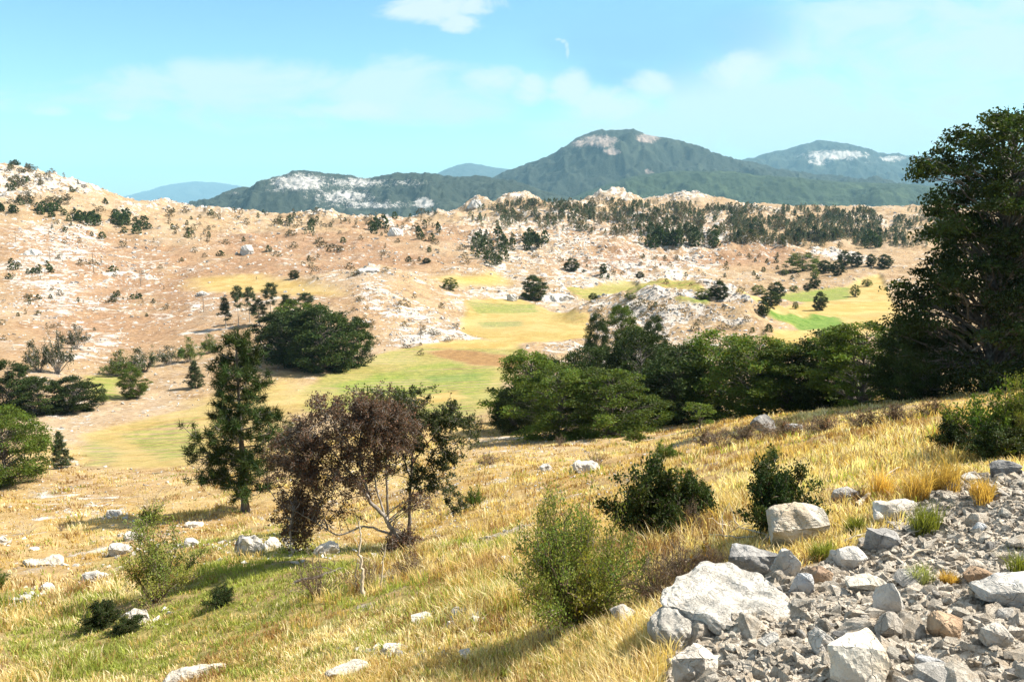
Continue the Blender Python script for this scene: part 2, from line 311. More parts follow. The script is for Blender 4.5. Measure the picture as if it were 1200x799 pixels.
# a low bank along the edge of the near slope
def zone(arr, ch, x, y):
    th = np.arctan2(x, y); r = np.hypot(x, y)
    i = np.clip(np.interp(th, TH, np.arange(len(TH))) + .5, 0, len(TH) - 1).astype(int); j = np.clip(np.interp(r, RR, np.arange(len(RR))) + .5, 0, len(RR) - 1).astype(int)
    return arr[i, j, ch]

# ------------------------------------------------------------------ mesh and object helpers
def mesh_np(name, V, Fs, mat=None, smooth=False, cols=None, mat_idx=None, mats=None):
    """V (n,3); Fs: list of (m,k) index arrays"""
    me = bpy.data.meshes.new(name); V = np.ascontiguousarray(V, np.float32)
    Fs = [np.asarray(f, np.int32) for f in (Fs if isinstance(Fs, list) else [Fs]) if len(f)]
    me.vertices.add(len(V)); me.vertices.foreach_set('co', V.ravel())
    tot = np.concatenate([np.full(len(f), f.shape[1], np.int32) for f in Fs]); idx = np.concatenate([f.ravel() for f in Fs])
    me.loops.add(len(idx)); me.loops.foreach_set('vertex_index', idx)
    me.polygons.add(len(tot)); me.polygons.foreach_set('loop_start', np.concatenate([[0], np.cumsum(tot)[:-1]]).astype(np.int32))
    me.polygons.foreach_set('use_smooth', np.full(len(tot), smooth, bool))
    for m in (mats or ([mat] if mat else [])): me.materials.append(m)
    if mat_idx is not None: me.polygons.foreach_set('material_index', np.asarray(mat_idx, np.int32))
    for nm, c in (cols or {}).items():
        a = me.color_attributes.new(nm, 'FLOAT_COLOR', 'POINT'); c = np.asarray(c, np.float32)
        if c.shape[1] == 3: c = np.concatenate([c, np.ones((len(c), 1), np.float32)], 1)
        a.data.foreach_set('color', np.ascontiguousarray(c).ravel())
    me.update(calc_edges=True); return me
def obj(name, me, parent=None, loc=None):
    o = bpy.data.objects.new(name, me); COL.objects.link(o)
    if parent: o.parent = parent
    if loc is not None: o.location = loc
    return o
def tag(o, label=None, cat=None, group=None, kind=None):
    if label: o['label'] = label
    if cat: o['category'] = cat
    if group: o['group'] = group
    if kind: o['kind'] = kind
    return o
def thing(name, label, cat, loc=(0, 0, 0), rz=0.0, sc=(1, 1, 1), group=None):
    o = bpy.data.objects.new(name, None); COL.objects.link(o); o.empty_display_size = .3
    o.location = loc; o.rotation_euler = (0, 0, rz); o.scale = sc
    return tag(o, label, cat, group)

def tubes(paths, sides=6):
    """paths: list of (pts (n,3), radii (n,)) -> V, F(quads)"""
    Vs, Fs, base = [], [], 0
    ang = np.linspace(0, 2 * np.pi, sides, endpoint=False); ca, sa = np.cos(ang), np.sin(ang)
    for pts, rad in paths:
        pts = np.asarray(pts, float); n = len(pts); rad = np.broadcast_to(np.asarray(rad, float), (n,))
        tan = np.gradient(pts, axis=0); tan /= np.linalg.norm(tan, axis=1, keepdims=True) + 1e-9
        ref = np.where(np.abs(tan[:, 2:3]) > .9, [[1., 0, 0]], [[0, 0, 1.]])
        a = np.cross(tan, ref); a /= np.linalg.norm(a, axis=1, keepdims=True) + 1e-9; b = np.cross(tan, a)
        ring = pts[:, None] + rad[:, None, None] * (a[:, None] * ca[None, :, None] + b[:, None] * sa[None, :, None])
        Vs.append(ring.reshape(-1, 3)); i = np.arange(n - 1)[:, None] * sides + np.arange(sides)[None]; j = np.arange(n - 1)[:, None] * sides + (np.arange(sides)[None] + 1) % sides
        Fs.append((np.stack([i, j, j + sides, i + sides], -1)).reshape(-1, 4) + base); base += n * sides
    return np.concatenate(Vs), np.concatenate(Fs)
def curve_pts(a, b, rng, n=6, sag=.12, wig=.05):
    a, b = np.asarray(a, float), np.asarray(b, float); L = np.linalg.norm(b - a); t = np.linspace(0, 1, n)[:, None]
    p = a + (b - a) * t; bow = rng.normal(0, 1, 3) * .5; bow[2] = abs(bow[2]) * 0.5 + .5
    p = p + np.sin(t * np.pi) * bow * L * sag
    p[1:-1] += rng.normal(0, wig * L / n * 2, (n - 2, 3)); return p
def chain(pts, n=14):
    """smooth polyline through points"""
    P = np.array([tuple(p) for p in pts], float); s = np.concatenate([[0], np.cumsum(np.linalg.norm(np.diff(P, axis=0), axis=1))]); s /= s[-1]
    t = np.linspace(0, 1, n); Q = np.stack([np.interp(t, s, P[:, k]) for k in range(3)], 1)
    return np.concatenate([Q[:1], (Q[:-2] + 2 * Q[1:-1] + Q[2:]) / 4, Q[-1:]])
def unit(v): return v / (np.linalg.norm(v, axis=-1, keepdims=True) + 1e-9)
def leaf_quads(C, size, rng, up=.4, aspect=.55, along=None, tint=None):
    """diamond leaves with a slight fold; C (n,3)"""
    n = len(C); nrm = rng.normal(0, 1, (n, 3)); nrm[:, 2] = nrm[:, 2] * (1 - up * .3) + up * 1.6; nrm = unit(nrm)
    d = rng.normal(0, 1, (n, 3)) if along is None else along + rng.normal(0, .6, (n, 3))
    d = unit(d - nrm * (d * nrm).sum(1, keepdims=True)); s = np.cross(nrm, d)
    L = (np.broadcast_to(size, (n,)) * rng.uniform(.6, 1.25, n))[:, None]; Wd = L * aspect
    V = np.stack([C - d * L * .5, C + s * Wd * .5 + nrm * L * .06, C + d * L * .5 - nrm * L * .12, C - s * Wd * .5 + nrm * L * .06], 1).reshape(-1, 3)
    F = np.arange(n * 4).reshape(n, 4)
    c = None if tint is None else np.repeat(tint, 4, 0)
    return V, F, c

# ------------------------------------------------------------------ materials
def new_mat(name):
    m = bpy.data.materials.new(name); m.use_nodes = True; return m, NT(m.node_tree)
def finish(w, shader, disp=None):
    o = w.n('ShaderNodeOutputMaterial'); w.t.links.new(shader, o.inputs[0])
def leaf_mat(name, base, trans=.3, rough=.55, spec=.12):
    m, w = new_mat(name); a = w.n('ShaderNodeAttribute', dict(attribute_name='tint'))
    info = w.n('ShaderNodeObjectInfo'); pos = w.n('ShaderNodeNewGeometry').outputs['Position']
    c = w.mix(1.0, a.outputs['Color'], base, 'MULTIPLY')
    k = w.m('MULTIPLY_ADD', info.outputs['Random'], .5, .75)
    c = w.mix(1.0, c, w.n('ShaderNodeCombineXYZ', None, i0=k, i1=k, i2=k).outputs[0], 'MULTIPLY')
    p = w.n('ShaderNodeBsdfPrincipled', None, Base_Color=c, Roughness=rough); p.inputs['Specular IOR Level'].default_value = spec
    t = w.n('ShaderNodeBsdfTranslucent', None, Color=w.mix(1.0, c, (1.5, 1.5, .7), 'MULTIPLY'))
    x = w.n('ShaderNodeMixShader', None, i0=trans); w.t.links.new(p.outputs[0], x.inputs[1]); w.t.links.new(t.outputs[0], x.inputs[2])
    finish(w, x.outputs[0]); return m
def bark_mat(name, c1, c2, scale=9.0):
    m, w = new_mat(name); pos = w.n('ShaderNodeTexCoord').outputs['Object']
    n = w.noise(w.scale_vec(pos, (1, 1, .35)), scale, 5, .65); n2 = w.noise(pos, scale * .3, 3)
    c = w.mix(w.step(n, .35, .68), c1, c2); c = w.mix(w.m('MULTIPLY', w.step(n2, .5, .7), .4), c, (.42, .40, .36))
    b = w.n('ShaderNodeBump', None, Strength=.6, Distance=.03, Height=n)
    p = w.n('ShaderNodeBsdfPrincipled', None, Base_Color=c, Roughness=.9, Normal=b.outputs[0]); finish(w, p.outputs[0]); return m
def stone_mat(name, c1, c2, stain, scale=3.0):
    m, w = new_mat(name); tc = w.n('ShaderNodeTexCoord').outputs['Object']; info = w.n('ShaderNodeObjectInfo')
    off = w.n('ShaderNodeVectorMath', dict(operation='ADD'), i0=tc, i1=w.n('ShaderNodeCombineXYZ', None, i0=w.m('MULTIPLY', info.outputs['Random'], 37.0), i1=w.m('MULTIPLY', info.outputs['Random'], 11.0), i2=0.0).outputs[0]).outputs[0]
    n1 = w.noise(off, scale, 8, .62); n2 = w.noise(off, scale * 5, 6, .7); n3 = w.noise(off, scale * .7, 3)
    vo = w.n('ShaderNodeTexVoronoi', dict(feature='DISTANCE_TO_EDGE'), Scale=scale * 1.6); w.set(vo.inputs['Vector'], w.mix(.25, off, w.n('ShaderNodeTexNoise', None, Vector=off, Scale=scale * 2).outputs['Color']))
    crack = w.m('SUBTRACT', 1.0, w.step(vo.outputs['Distance'], .0, .035))
    c = w.mix(w.step(n1, .38, .64), c1, c2); c = w.mix(w.m('MULTIPLY', w.step(n3, .52, .66), .6), c, stain)
    c = w.mix(w.m('MULTIPLY', w.step(n2, .54, .70), .45), c, tuple(x * .42 for x in c1))
    k = w.m('MULTIPLY_ADD', info.outputs['Random'], .35, .80)
    c = w.mix(1.0, c, w.n('ShaderNodeCombineXYZ', None, i0=k, i1=k, i2=k).outputs[0], 'MULTIPLY')
    h = w.m('SUBTRACT', w.m('ADD', w.m('MULTIPLY', n1, .8), w.m('MULTIPLY', n2, .4)), w.m('MULTIPLY', crack, .12))
    b = w.n('ShaderNodeBump', None, Strength=1.0, Distance=.09, Height=h)
    p = w.n('ShaderNodeBsdfPrincipled', None, Base_Color=c, Roughness=.88, Normal=b.outputs[0]); p.inputs['Specular IOR Level'].default_value = .25
    finish(w, p.outputs[0]); return m

def ground_material():
    m, w = new_mat('ground')
    z1 = w.n('ShaderNodeAttribute', dict(attribute_name='zone_a')); z2 = w.n('ShaderNodeAttribute', dict(attribute_name='zone_b'))
    s1 = w.n('ShaderNodeSeparateColor', None, i0=z1.outputs['Color']); s2 = w.n('ShaderNodeSeparateColor', None, i0=z2.outputs['Color'])
    green, rust, rock, broken = s1.outputs[0], s1.outputs[1], s1.outputs[2], z1.outputs['Alpha']
    cult, crop, plough, gold = s2.outputs[0], s2.outputs[1], s2.outputs[2], z2.outputs['Alpha']
    pos = w.n('ShaderNodeNewGeometry').outputs['Position']
    flat = w.scale_vec(pos, (1, 1, .3))
    nA = w.noise(flat, .022, 5, .6); nB = w.noise(flat, .16, 6, .65, .4); nC = w.noise(flat, .9, 6, .7); nD = w.noise(flat, 6.0, 5, .7)
    nE = w.noise(flat, .065, 6, .65, .6)
    c = w.mix(w.step(nB, .36, .64), (.185, .118, .064), (.31, .222, .13))
    c = w.mix(w.m('MULTIPLY', w.step(nC, .42, .64), .65), c, (.43, .295, .15))
    c = w.mix(w.m('MULTIPLY', w.step(nD, .5, .72), .45), c, (.20, .125, .055))
    # bracken-brown slopes
    rf = w.m('MULTIPLY', rust, w.step(w.m('ADD', w.m('MULTIPLY', nE, .6), w.m('MULTIPLY', nB, .4)), .36, .50))
    rc = w.mix(w.step(nC, .38, .62), (.165, .085, .048), (.285, .16, .092))
    c = w.mix(w.m('MULTIPLY', rf, .78), c, rc)
    # pale stony bands and dark specks at the scale of single stones and plants
    nr_ = w.m('SUBTRACT', 1.0, w.m('MULTIPLY', rf, .72))
    nG = w.noise(flat, 1.7, 7, .8); nH = w.noise(flat, .035, 4, .6, .5)
    far_ = w.m('MULTIPLY', w.m('SUBTRACT', 1.0, cult), w.m('SUBTRACT', 1.0, broken))
    c = w.mix(w.m('MULTIPLY', w.m('MULTIPLY', w.step(nH, .47, .62), .5), nr_), c, (.36, .28, .195))
    c = w.mix(w.m('MULTIPLY', w.m('MULTIPLY', w.step(nG, .52, .62), far_), w.m('MULTIPLY', nr_, .6)), c, (.47, .38, .295))
    c = w.mix(w.m('MULTIPLY', w.m('MULTIPLY', w.step(nG, .47, .36), far_), .7), c, (.13, .075, .038))
    # field colours
    gc = w.mix(w.step(nB, .4, .62), (.41, .275, .075), (.48, .35, .125))
    c = w.mix(w.m('MULTIPLY', gold, .8), c, gc)
    stripe = w.n('ShaderNodeTexWave', dict(wave_type='BANDS', bands_direction='Y'), Scale=.12, Distortion=6.0, Detail=3.0); w.set(stripe.inputs['Vector'], w.scale_vec(pos, (.35, 1, 0)))
    gf = w.m('MULTIPLY', green, w.step(w.m('ADD', w.m('MULTIPLY', nE, .5), w.m('ADD', w.m('MULTIPLY', stripe.outputs['Fac'], .18), w.m('MULTIPLY', nC, .3))), .31, .52))
    grc = w.mix(w.step(nC, .4, .65), (.15, .20, .034), (.28, .275, .066))
    c = w.mix(gf, c, grc)
    c = w.mix(crop, c, w.mix(w.step(nC, .4, .6), (.075, .155, .025), (.13, .21, .045)))
    fur = w.n('ShaderNodeTexWave', dict(wave_type='BANDS', bands_direction='X'), Scale=.35, Distortion=2.0); w.set(fur.inputs['Vector'], w.scale_vec(pos, (.4, 1, 0)))
    c = w.mix(plough, c, w.mix(w.step(nC, .35, .65), (.20, .115, .05), (.30, .18, .075)))
    # limestone showing through
    free = w.m('SUBTRACT', 1.0, cult)
    nr = w.noise(flat, .45, 9, .72, .5); nr2 = w.noise(flat, .075, 4, .6)
    rsum = w.m('ADD', w.m('MULTIPLY', nr, .75), w.m('MULTIPLY', nr2, .25))
    th = w.m('SUBTRACT', .625, w.m('MULTIPLY', rock, .135))
    nr3 = w.noise(flat, .11, 9, .74, .8); th3 = w.m('SUBTRACT', .66, w.m('MULTIPLY', rock, .20))
    rm = w.m('MULTIPLY', w.m('MAXIMUM', w.step(rsum, th, w.m('ADD', th, .05)), w.m('MULTIPLY', w.step(nr3, th3, w.m('ADD', th3, .07)), .85)), free)
    rcol = w.mix(w.step(nC, .35, .65), (.42, .375, .33), (.62, .565, .50))
    rcol = w.mix(w.m('MULTIPLY', w.step(nD, .5, .7), .6), rcol, (.26, .25, .25))
    c = w.mix(rm, c, rcol)
    # low dark scrub dotted over the hills
    sv = w.noise(flat, .30, 5, .75)
    sm = w.m('MULTIPLY', w.m('MULTIPLY', w.step(sv, .635, .69), free), w.m('MULTIPLY', w.step(nE, .45, .6), .75))
    c = w.mix(sm, c, (.10, .085, .04))
    tuft_shade = w.m('MULTIPLY', w.m('SUBTRACT', 1.0, w.step(w.n('ShaderNodeSeparateXYZ', None, i0=pos).outputs[1], 16.0, 34.0)), .55)  # near ground colour darkened to paint the shade between grass tufts
    c = w.mix(tuft_shade, c, w.mix(w.step(nD, .35, .65), (.15, .10, .045), (.30, .21, .10)))
    # broken stone by the road
    gv = w.noise(pos, 9.0, 7, .75); gcol = w.mix(w.step(gv, .35, .65), (.30, .24, .175), (.62, .55, .45))
    c = w.mix(broken, c, gcol)
    hh = w.m('ADD', w.m('MULTIPLY', nC, .5), w.m('ADD', w.m('MULTIPLY', nD, .12), w.m('ADD', w.m('MULTIPLY', rm, .5), w.m('MULTIPLY', nr, .8))))
    b = w.n('ShaderNodeBump', None, Strength=.55, Distance=.5, Height=hh)
    p = w.n('ShaderNodeBsdfPrincipled', None, Base_Color=c, Roughness=.95, Normal=b.outputs[0]); p.inputs['Specular IOR Level'].default_value = .08
    finish(w, p.outputs[0]); return m

def mountain_material(name, forest1, forest2, rockcol, rockamt, scale):
    m, w = new_mat(name); a = w.n('ShaderNodeAttribute', dict(attribute_name='bare')); pos = w.n('ShaderNodeNewGeometry').outputs['Position']
    n1 = w.noise(pos, scale, 7, .7); n2 = w.noise(pos, scale * 6, 5, .7); n3 = w.noise(pos, scale * .35, 5, .6)
    c = w.mix(w.step(n2, .35, .65), forest1, forest2); c = w.mix(w.m('MULTIPLY', w.step(n3, .5, .7), .5), c, tuple(x * 1.9 for x in forest2))
    th = w.m('SUBTRACT', .76 - rockamt * .1, w.m('MULTIPLY', a.outputs['Fac'], .40))
    rs = w.m('ADD', w.m('MULTIPLY', n1, .45), w.m('MULTIPLY', n2, .55))
    c = w.mix(w.step(rs, th, w.m('ADD', th, .11)), c, w.mix(w.step(n1, .35, .65), tuple(x * .36 for x in rockcol), tuple(x * .66 for x in rockcol)))
    b = w.n('ShaderNodeBump', None, Strength=.8, Distance=1.0 / scale * .12, Height=n2)
    p = w.n('ShaderNodeBsdfPrincipled', None, Base_Color=c, Roughness=.95, Normal=b.outputs[0]); p.inputs['Specular IOR Level'].default_value = .05
    finish(w, p.outputs[0]); return m

M = {}
M['ground'] = ground_material()
M['leaf_dark'] = leaf_mat('leaf_dark', (.034, .052, .013), .22)
M['leaf_mid'] = leaf_mat('leaf_mid', (.088, .125, .020), .30)
M['leaf_olive'] = leaf_mat('leaf_olive', (.165, .195, .045), .34)
M['leaf_brown'] = leaf_mat('leaf_brown', (.115, .070, .048), .25)
M['leaf_withered'] = leaf_mat('leaf_withered', (.17, .115, .065), .2)
M['leaf_dusk'] = leaf_mat('leaf_dusk', (.052, .066, .022), .24)
M['leaf_big'] = leaf_mat('leaf_big', (.036, .054, .014), .28)
M['leaf_yellow'] = leaf_mat('leaf_yellow', (.40, .27, .05), .35)
M['needle'] = leaf_mat('needle', (.034, .054, .012), .14)
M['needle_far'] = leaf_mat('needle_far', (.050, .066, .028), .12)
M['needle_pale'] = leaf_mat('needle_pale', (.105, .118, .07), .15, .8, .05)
M['scrub'] = leaf_mat('scrub', (.095, .08, .042), .2)
M['grass'] = leaf_mat('grass', (1, 1, 1), .38, .6, .2)
M['bark'] = bark_mat('bark', (.075, .060, .048), (.17, .145, .12))
M['bark_pale'] = bark_mat('bark_pale', (.22, .19, .155), (.42, .38, .33))
M['bark_grey'] = bark_mat('bark_grey', (.14, .115, .095), (.30, .265, .23))
M['bark_dead'] = bark_mat('bark_dead', (.38, .31, .22), (.60, .51, .39))
M['twig'] = bark_mat('twig', (.10, .065, .042), (.19, .13, .085))
M['pole'] = bark_mat('pole', (.10, .08, .06), (.18, .15, .12))
M['ceramic'] = stone_mat('ceramic', (.5, .5, .48), (.6, .6, .58), (.4, .4, .4))
M['stone_grey'] = stone_mat('stone_grey', (.44, .395, .335), (.70, .64, .555), (.46, .43, .38))
M['stone_cream'] = stone_mat('stone_cream', (.50, .45, .37), (.66, .61, .52), (.52, .40, .26))
M['stone_dark'] = stone_mat('stone_dark', (.15, .145, .14), (.33, .315, .295), (.50, .49, .47))
M['stone_white'] = stone_mat('stone_white', (.42, .395, .355), (.66, .62, .56), (.30, .285, .26))
M['stone_rib'] = stone_mat('stone_rib', (.42, .39, .34), (.66, .62, .55), (.34, .32, .29), 5.0)
M['stone_pale'] = stone_mat('stone_pale', (.40, .37, .345), (.60, .56, .52), (.34, .31, .29), .6)
M['stone_blue'] = stone_mat('stone_blue', (.40, .40, .40), (.54, .54, .53), (.42, .42, .42))
M['stone_tan'] = stone_mat('stone_tan', (.40, .27, .17), (.56, .40, .26), (.34, .24, .18))
M['rubble'] = stone_mat('rubble', (.46, .40, .32), (.74, .66, .55), (.52, .41, .29), 6.0)

# ------------------------------------------------------------------ the ground sheet
def build_ground():
    nt_, nr_ = GX.shape; i = np.arange(nt_ - 1)[:, None] * nr_ + np.arange(nr_ - 1)[None]
    Fq = np.stack([i, i + nr_, i + nr_ + 1, i + 1], -1).reshape(-1, 4)
    V = np.stack([GX, GY, GZ], -1).reshape(-1, 3)
    # close the sheet behind the camera
    n0 = len(V); back = []
    ring = np.array([[-9, 1.0, -2.9], [-9, -12, -2.6], [0, -14, -2.4], [9, -12, -2.3], [9, 1.0, -2.35]])
    fan = [0 * nr_, (nt_ // 4) * nr_, (nt_ // 2) * nr_, (3 * nt_ // 4) * nr_, (nt_ - 1) * nr_]
    V = np.vstack([V, ring]); Fb = np.array([[n0 + k, n0 + k + 1, fan[k + 1], fan[k]] for k in range(4)])
    a = np.vstack([Z1.reshape(-1, 4), np.tile([[.2, 0, 0, 1.]], (5, 1))]); b = np.vstack([Z2.reshape(-1, 4), np.zeros((5, 4))])
    me = mesh_np('ground', V, [Fq, Fb], M['ground'], True, {'zone_a': a, 'zone_b': b})
    tag(obj('ground', me), kind='structure')
build_ground()

# ------------------------------------------------------------------ mountains beyond the hills
def mountain(name, Y, crest, depth, forest1, forest2, rockcol, rockamt, bare_spots, seed, step=1.2, rough_=1.0, base=-95, flat=.0):
    px = np.arange(crest[0][0], crest[-1][0] + .1, step); cy = np.interp(px, [c[0] for c in crest], [c[1] for c in crest])
    cy = gauss_smooth(cy[None], 4 / step, 1)[0]
    t, tz = ray(px, cy); hz = tz * Y; X = t * Y
    hz = hz + rough_ * Y / 950 * 1.5 * fbm(px / 9, px * 0, 5, seed, .6)
    s = np.concatenate([np.linspace(0, 1, 110), np.linspace(1, 1.8, 30)[1:]]); Sg, Xg = np.meshgrid(s, X, indexing='xy')
    H = np.broadcast_to(hz[:, None], Sg.shape); scale = Y / 950.
    warp = fbm(Xg / (scale * 45), Sg * depth / (scale * 45), 3, seed + 3) * .16
    sp = np.clip(Sg + warp * np.sin(np.clip(Sg, 0, 1) * np.pi), 0, 1.8)
    prof = np.where(sp < 1, np.sin(np.clip(sp, 0, 1) * np.pi / 2) ** 1.25, np.cos(np.clip((sp - 1) / .8, 0, 1) * np.pi / 2) ** 1.2)
    mid = np.sin(np.clip(Sg, 0, 1) * np.pi)
    Zg = base + (H - base) * prof
    Zg = Zg + mid * scale * rough_ * (12 * (ridged(Xg / (scale * 38), Sg * depth / (scale * 60), 4, seed + 5) - .6) + 5 * fbm(Xg / (scale * 9), Sg * depth / (scale * 9), 4, seed + 9))
    Zg = Zg + scale * .45 * fbm(Xg / (scale * 2.2), Sg * depth / (scale * 2.2), 2, seed + 12)
    Yg = Y - depth + Sg * depth
    k = Yg / Y                                                    # keep each spur under its own crest as the ridge recedes
    V = np.stack([Xg * (.4 + .6 * k), Yg, Zg], -1).reshape(-1, 3); bare = np.zeros(len(V))
    for (bx, by, rx, ry, val) in bare_spots:                      # bare limestone faces
        pp = V; u = pp[:, 0] / pp[:, 1]; q = CX + F_PX * u * (CP); el = np.arctan2(pp[:, 2], pp[:, 1]); r_ = CY - F_PX * np.tan(el + PITCH)
        bare = np.maximum(bare, val * np.exp(-(((q - bx) / rx) ** 2 + ((r_ - by) / ry) ** 2)))
    nx, ns = Sg.shape; i = np.arange(nx - 1)[:, None] * ns + np.arange(ns - 1)[None]
    Fq = np.stack([i, i + ns, i + ns + 1, i + 1], -1).reshape(-1, 4)
    mat = mountain_material(name, forest1, forest2, rockcol, rockamt, 1.0 / (scale * 9))
    me = mesh_np(name, V, Fq, mat, True, {'bare': np.repeat(bare[:, None], 3, 1)})
    return tag(obj(name, me), kind='structure')
FOR1, FOR2, LIME = (.018, .026, .020), (.042, .051, .035), (.62, .58, .53)
mountain('mountain', 5200, [(520, 236), (560, 216), (590, 205), (620, 193), (645, 183), (662, 172), (680, 160), (697, 154), (715, 153), (740, 154), (762, 160), (785, 165), (805, 171), (830, 179), (860, 187), (900, 196), (960, 206), (1050, 216), (1150, 226)],
         1500, FOR1, FOR2, (.50, .40, .34), -.1, [(698, 166, 30, 10, 1.25), (712, 178, 14, 5, 1.3), (752, 162, 18, 8, 1.25), (755, 201, 9, 4, 1.3), (676, 168, 14, 9, 1.0)], 61)
mountain('foothill', 3900, [(660, 236), (700, 220), (730, 210), (760, 204), (800, 201), (850, 202), (880, 205), (920, 209), (960, 212), (1000, 214), (1060, 216), (1120, 222), (1200, 236)],
         900, (.020, .034, .018), (.045, .062, .030), LIME, -.6, [(745, 204, 9, 4, .5)], 71, rough_=.7)
mountain('mountain', 8800, [(800, 225), (840, 200), (870, 188), (900, 180), (925, 174), (945, 169), (962, 167), (985, 169), (1005, 176), (1020, 180), (1045, 182), (1080, 184), (1120, 190), (1200, 215)],
         2400, FOR1, FOR2, (.74, .68, .60), -.1, [(965, 182, 50, 8, 1.25), (945, 190, 22, 7, 1.0), (1030, 186, 26, 6, .95), (885, 187, 12, 3, .5), (1005, 190, 18, 5, .7)], 81)
mountain('mountain', 3600, [(150, 250), (225, 241), (250, 233), (275, 223), (305, 218), (322, 209), (345, 202), (365, 201), (385, 204), (410, 207), (430, 210), (450, 206), (480, 203), (505, 204), (530, 208), (560, 206), (590, 211), (620, 218), (660, 230), (700, 240)],
         900, FOR1, FOR2, (.70, .66, .61), .35, [(360, 214, 46, 14, 1.0), (425, 214, 50, 9, .85), (480, 214, 50, 10, .6), (330, 222, 16, 7, .7), (410, 230, 60, 14, .8), (500, 238, 14, 8, 1.2), (480, 222, 40, 8, .35), (285, 226, 18, 6, .5), (440, 240, 90, 8, .75)], 91)
mountain('mountain', 13000, [(470, 232), (500, 210), (515, 202), (530, 196), (545, 192), (562, 193), (578, 197), (600, 199), (625, 197), (650, 205), (700, 230)], 2500, FOR1, FOR2, LIME, -.6, [], 101, rough_=.5)
mountain('mountain', 20500, [(100, 240), (140, 233), (170, 226), (200, 216), (225, 213), (255, 214), (285, 219), (320, 228), (380, 240)], 2200, FOR1, FOR2, LIME, -.6, [], 111, rough_=.4)

# ------------------------------------------------------------------ air
def build_haze():
    x0, x1, y0, y1, z0, z1 = -21500, 21500, -400, 21500, -170, 780
    V = np.array([[x, y, z] for z in (z0, z1) for y in (y0, y1) for x in (x0, x1)], float)
    Fq = np.array([[0, 2, 3, 1], [4, 5, 7, 6], [0, 1, 5, 4], [2, 6, 7, 3], [0, 4, 6, 2], [1, 3, 7, 5]])
    m = bpy.data.materials.new('haze'); m.use_nodes = True; w = NT(m.node_tree)
    v = w.n('ShaderNodeVolumePrincipled', None, Color=HAZE_COL, Density=HAZE_DENSITY); v.inputs['Anisotropy'].default_value = 0.0
    o = w.n('ShaderNodeOutputMaterial'); w.t.links.new(v.outputs[0], o.inputs[1])
    tag(obj('haze', mesh_np('haze', V, Fq, m)), kind='stuff')
if HAZE_DENSITY > 0: build_haze()

# ------------------------------------------------------------------ plant builders
def tinted(n, rng, lo=.7, hi=1.3, hue=.12):
    k = rng.uniform(lo, hi, (n, 1)); h = rng.normal(0, hue, (n, 1))
    return np.clip(k * np.concatenate([1 + h, np.ones((n, 1)), 1 - h * .5], 1), 0.05, 3)

def make_broadleaf(seed, H=9., rx=3.6, ry=3.6, low=.10, nclump=70, per=110, leaf=.22, cl=.95, trunk=.17, flat=.5, peak=.55, mat='leaf_dark', bark='bark', hue=.12, jag=.5, lean=(0, 0), pw=.42, inner=.30):
    """trunk with limbs reaching to every leaf clump; clumps spread through an uneven crown"""
    rng = np.random.default_rng(seed); z0, z1 = H * low, H
    top = np.array([lean[0], lean[1], H * .9]); tp = chain([(0, 0, 0), (rng.normal(0, .1), rng.normal(0, .1), H * .3), (lean[0] * .5, lean[1] * .5, H * .6), tuple(top)], 14)
    tp[:, :2] += rng.normal(0, .02 * rx, (14, 2)) * np.linspace(0, 1, 14)[:, None]
    paths = [(tp, np.linspace(trunk, trunk * .12, 14) * np.concatenate([[1.5, 1.15], np.ones(12)]))]
    C = []; k = 0
    while len(C) < nclump and k < nclump * 40:
        k += 1; z = rng.uniform(0, 1); a = rng.uniform(0, 2 * np.pi)
        prof = np.sin(np.pi * np.clip(z / (2 * peak) if z < peak else .5 + (z - peak) / (2 * (1 - peak)), 0, 1)) ** pw     # width along the height
        lob = 1 + jag * (vnoise(np.array([np.cos(a) * 1.7 + 5 + seed]), np.array([np.sin(a) * 1.7 + z * 3]), seed)[0] - .5) * 1.4
        r = prof * lob * math.sqrt(rng.uniform(inner, 1)); c = np.array([math.cos(a) * r * rx + lean[0] * z, math.sin(a) * r * ry + lean[1] * z, z0 + (z1 - z0) * z])
        if rng.uniform() < .25 + .75 * prof: C.append(c)
    C = np.array(C); Ls, Ts = [], []
    for c in C:
        zt = np.clip(c[2] - rng.uniform(.25, .6) * np.hypot(c[0], c[1]) - .05 * H, .06 * H, .85 * H); b = np.array([np.interp(zt, tp[:, 2], tp[:, j]) for j in range(3)])
        pts = curve_pts(b, c, rng, 6, .10, .08); r0 = trunk * .33 * (1 - zt / H * .75); paths.append((pts, np.linspace(r0, r0 * .18, 6)))
        s = cl * rng.uniform(.6, 1.3); n = int(per * rng.uniform(.6, 1.3) * (s / cl) ** 1.3)
        off = rng.normal(0, 1, (n, 3)); off = unit(off) * (rng.uniform(0, 1, (n, 1)) ** .6); off *= np.array([s, s, s * flat]); off[:, 2] -= .18 * np.hypot(off[:, 0], off[:, 1]) 
        Ls.append(c + off); Ts.append(tinted(n, rng, .75, 1.2, hue) * rng.uniform(.6, 1.5))
        for _ in range(3):
            e = c + off[rng.integers(n)]; paths.append((curve_pts(pts[4], e, rng, 4, .08, .05), np.linspace(r0 * .25, r0 * .08, 4)))
    L, T = np.concatenate(Ls), np.concatenate(Ts); V, F, c = leaf_quads(L, leaf, rng, .45, .6, None, T); tv, tf = tubes(paths, 5)
    return dict(H=H, W=2 * max(rx, ry), parts=[('trunk', mesh_np('trunk', tv, tf, M[bark], True)), ('crown', mesh_np('crown', V, F, M[mat], False, {'tint': c}))])

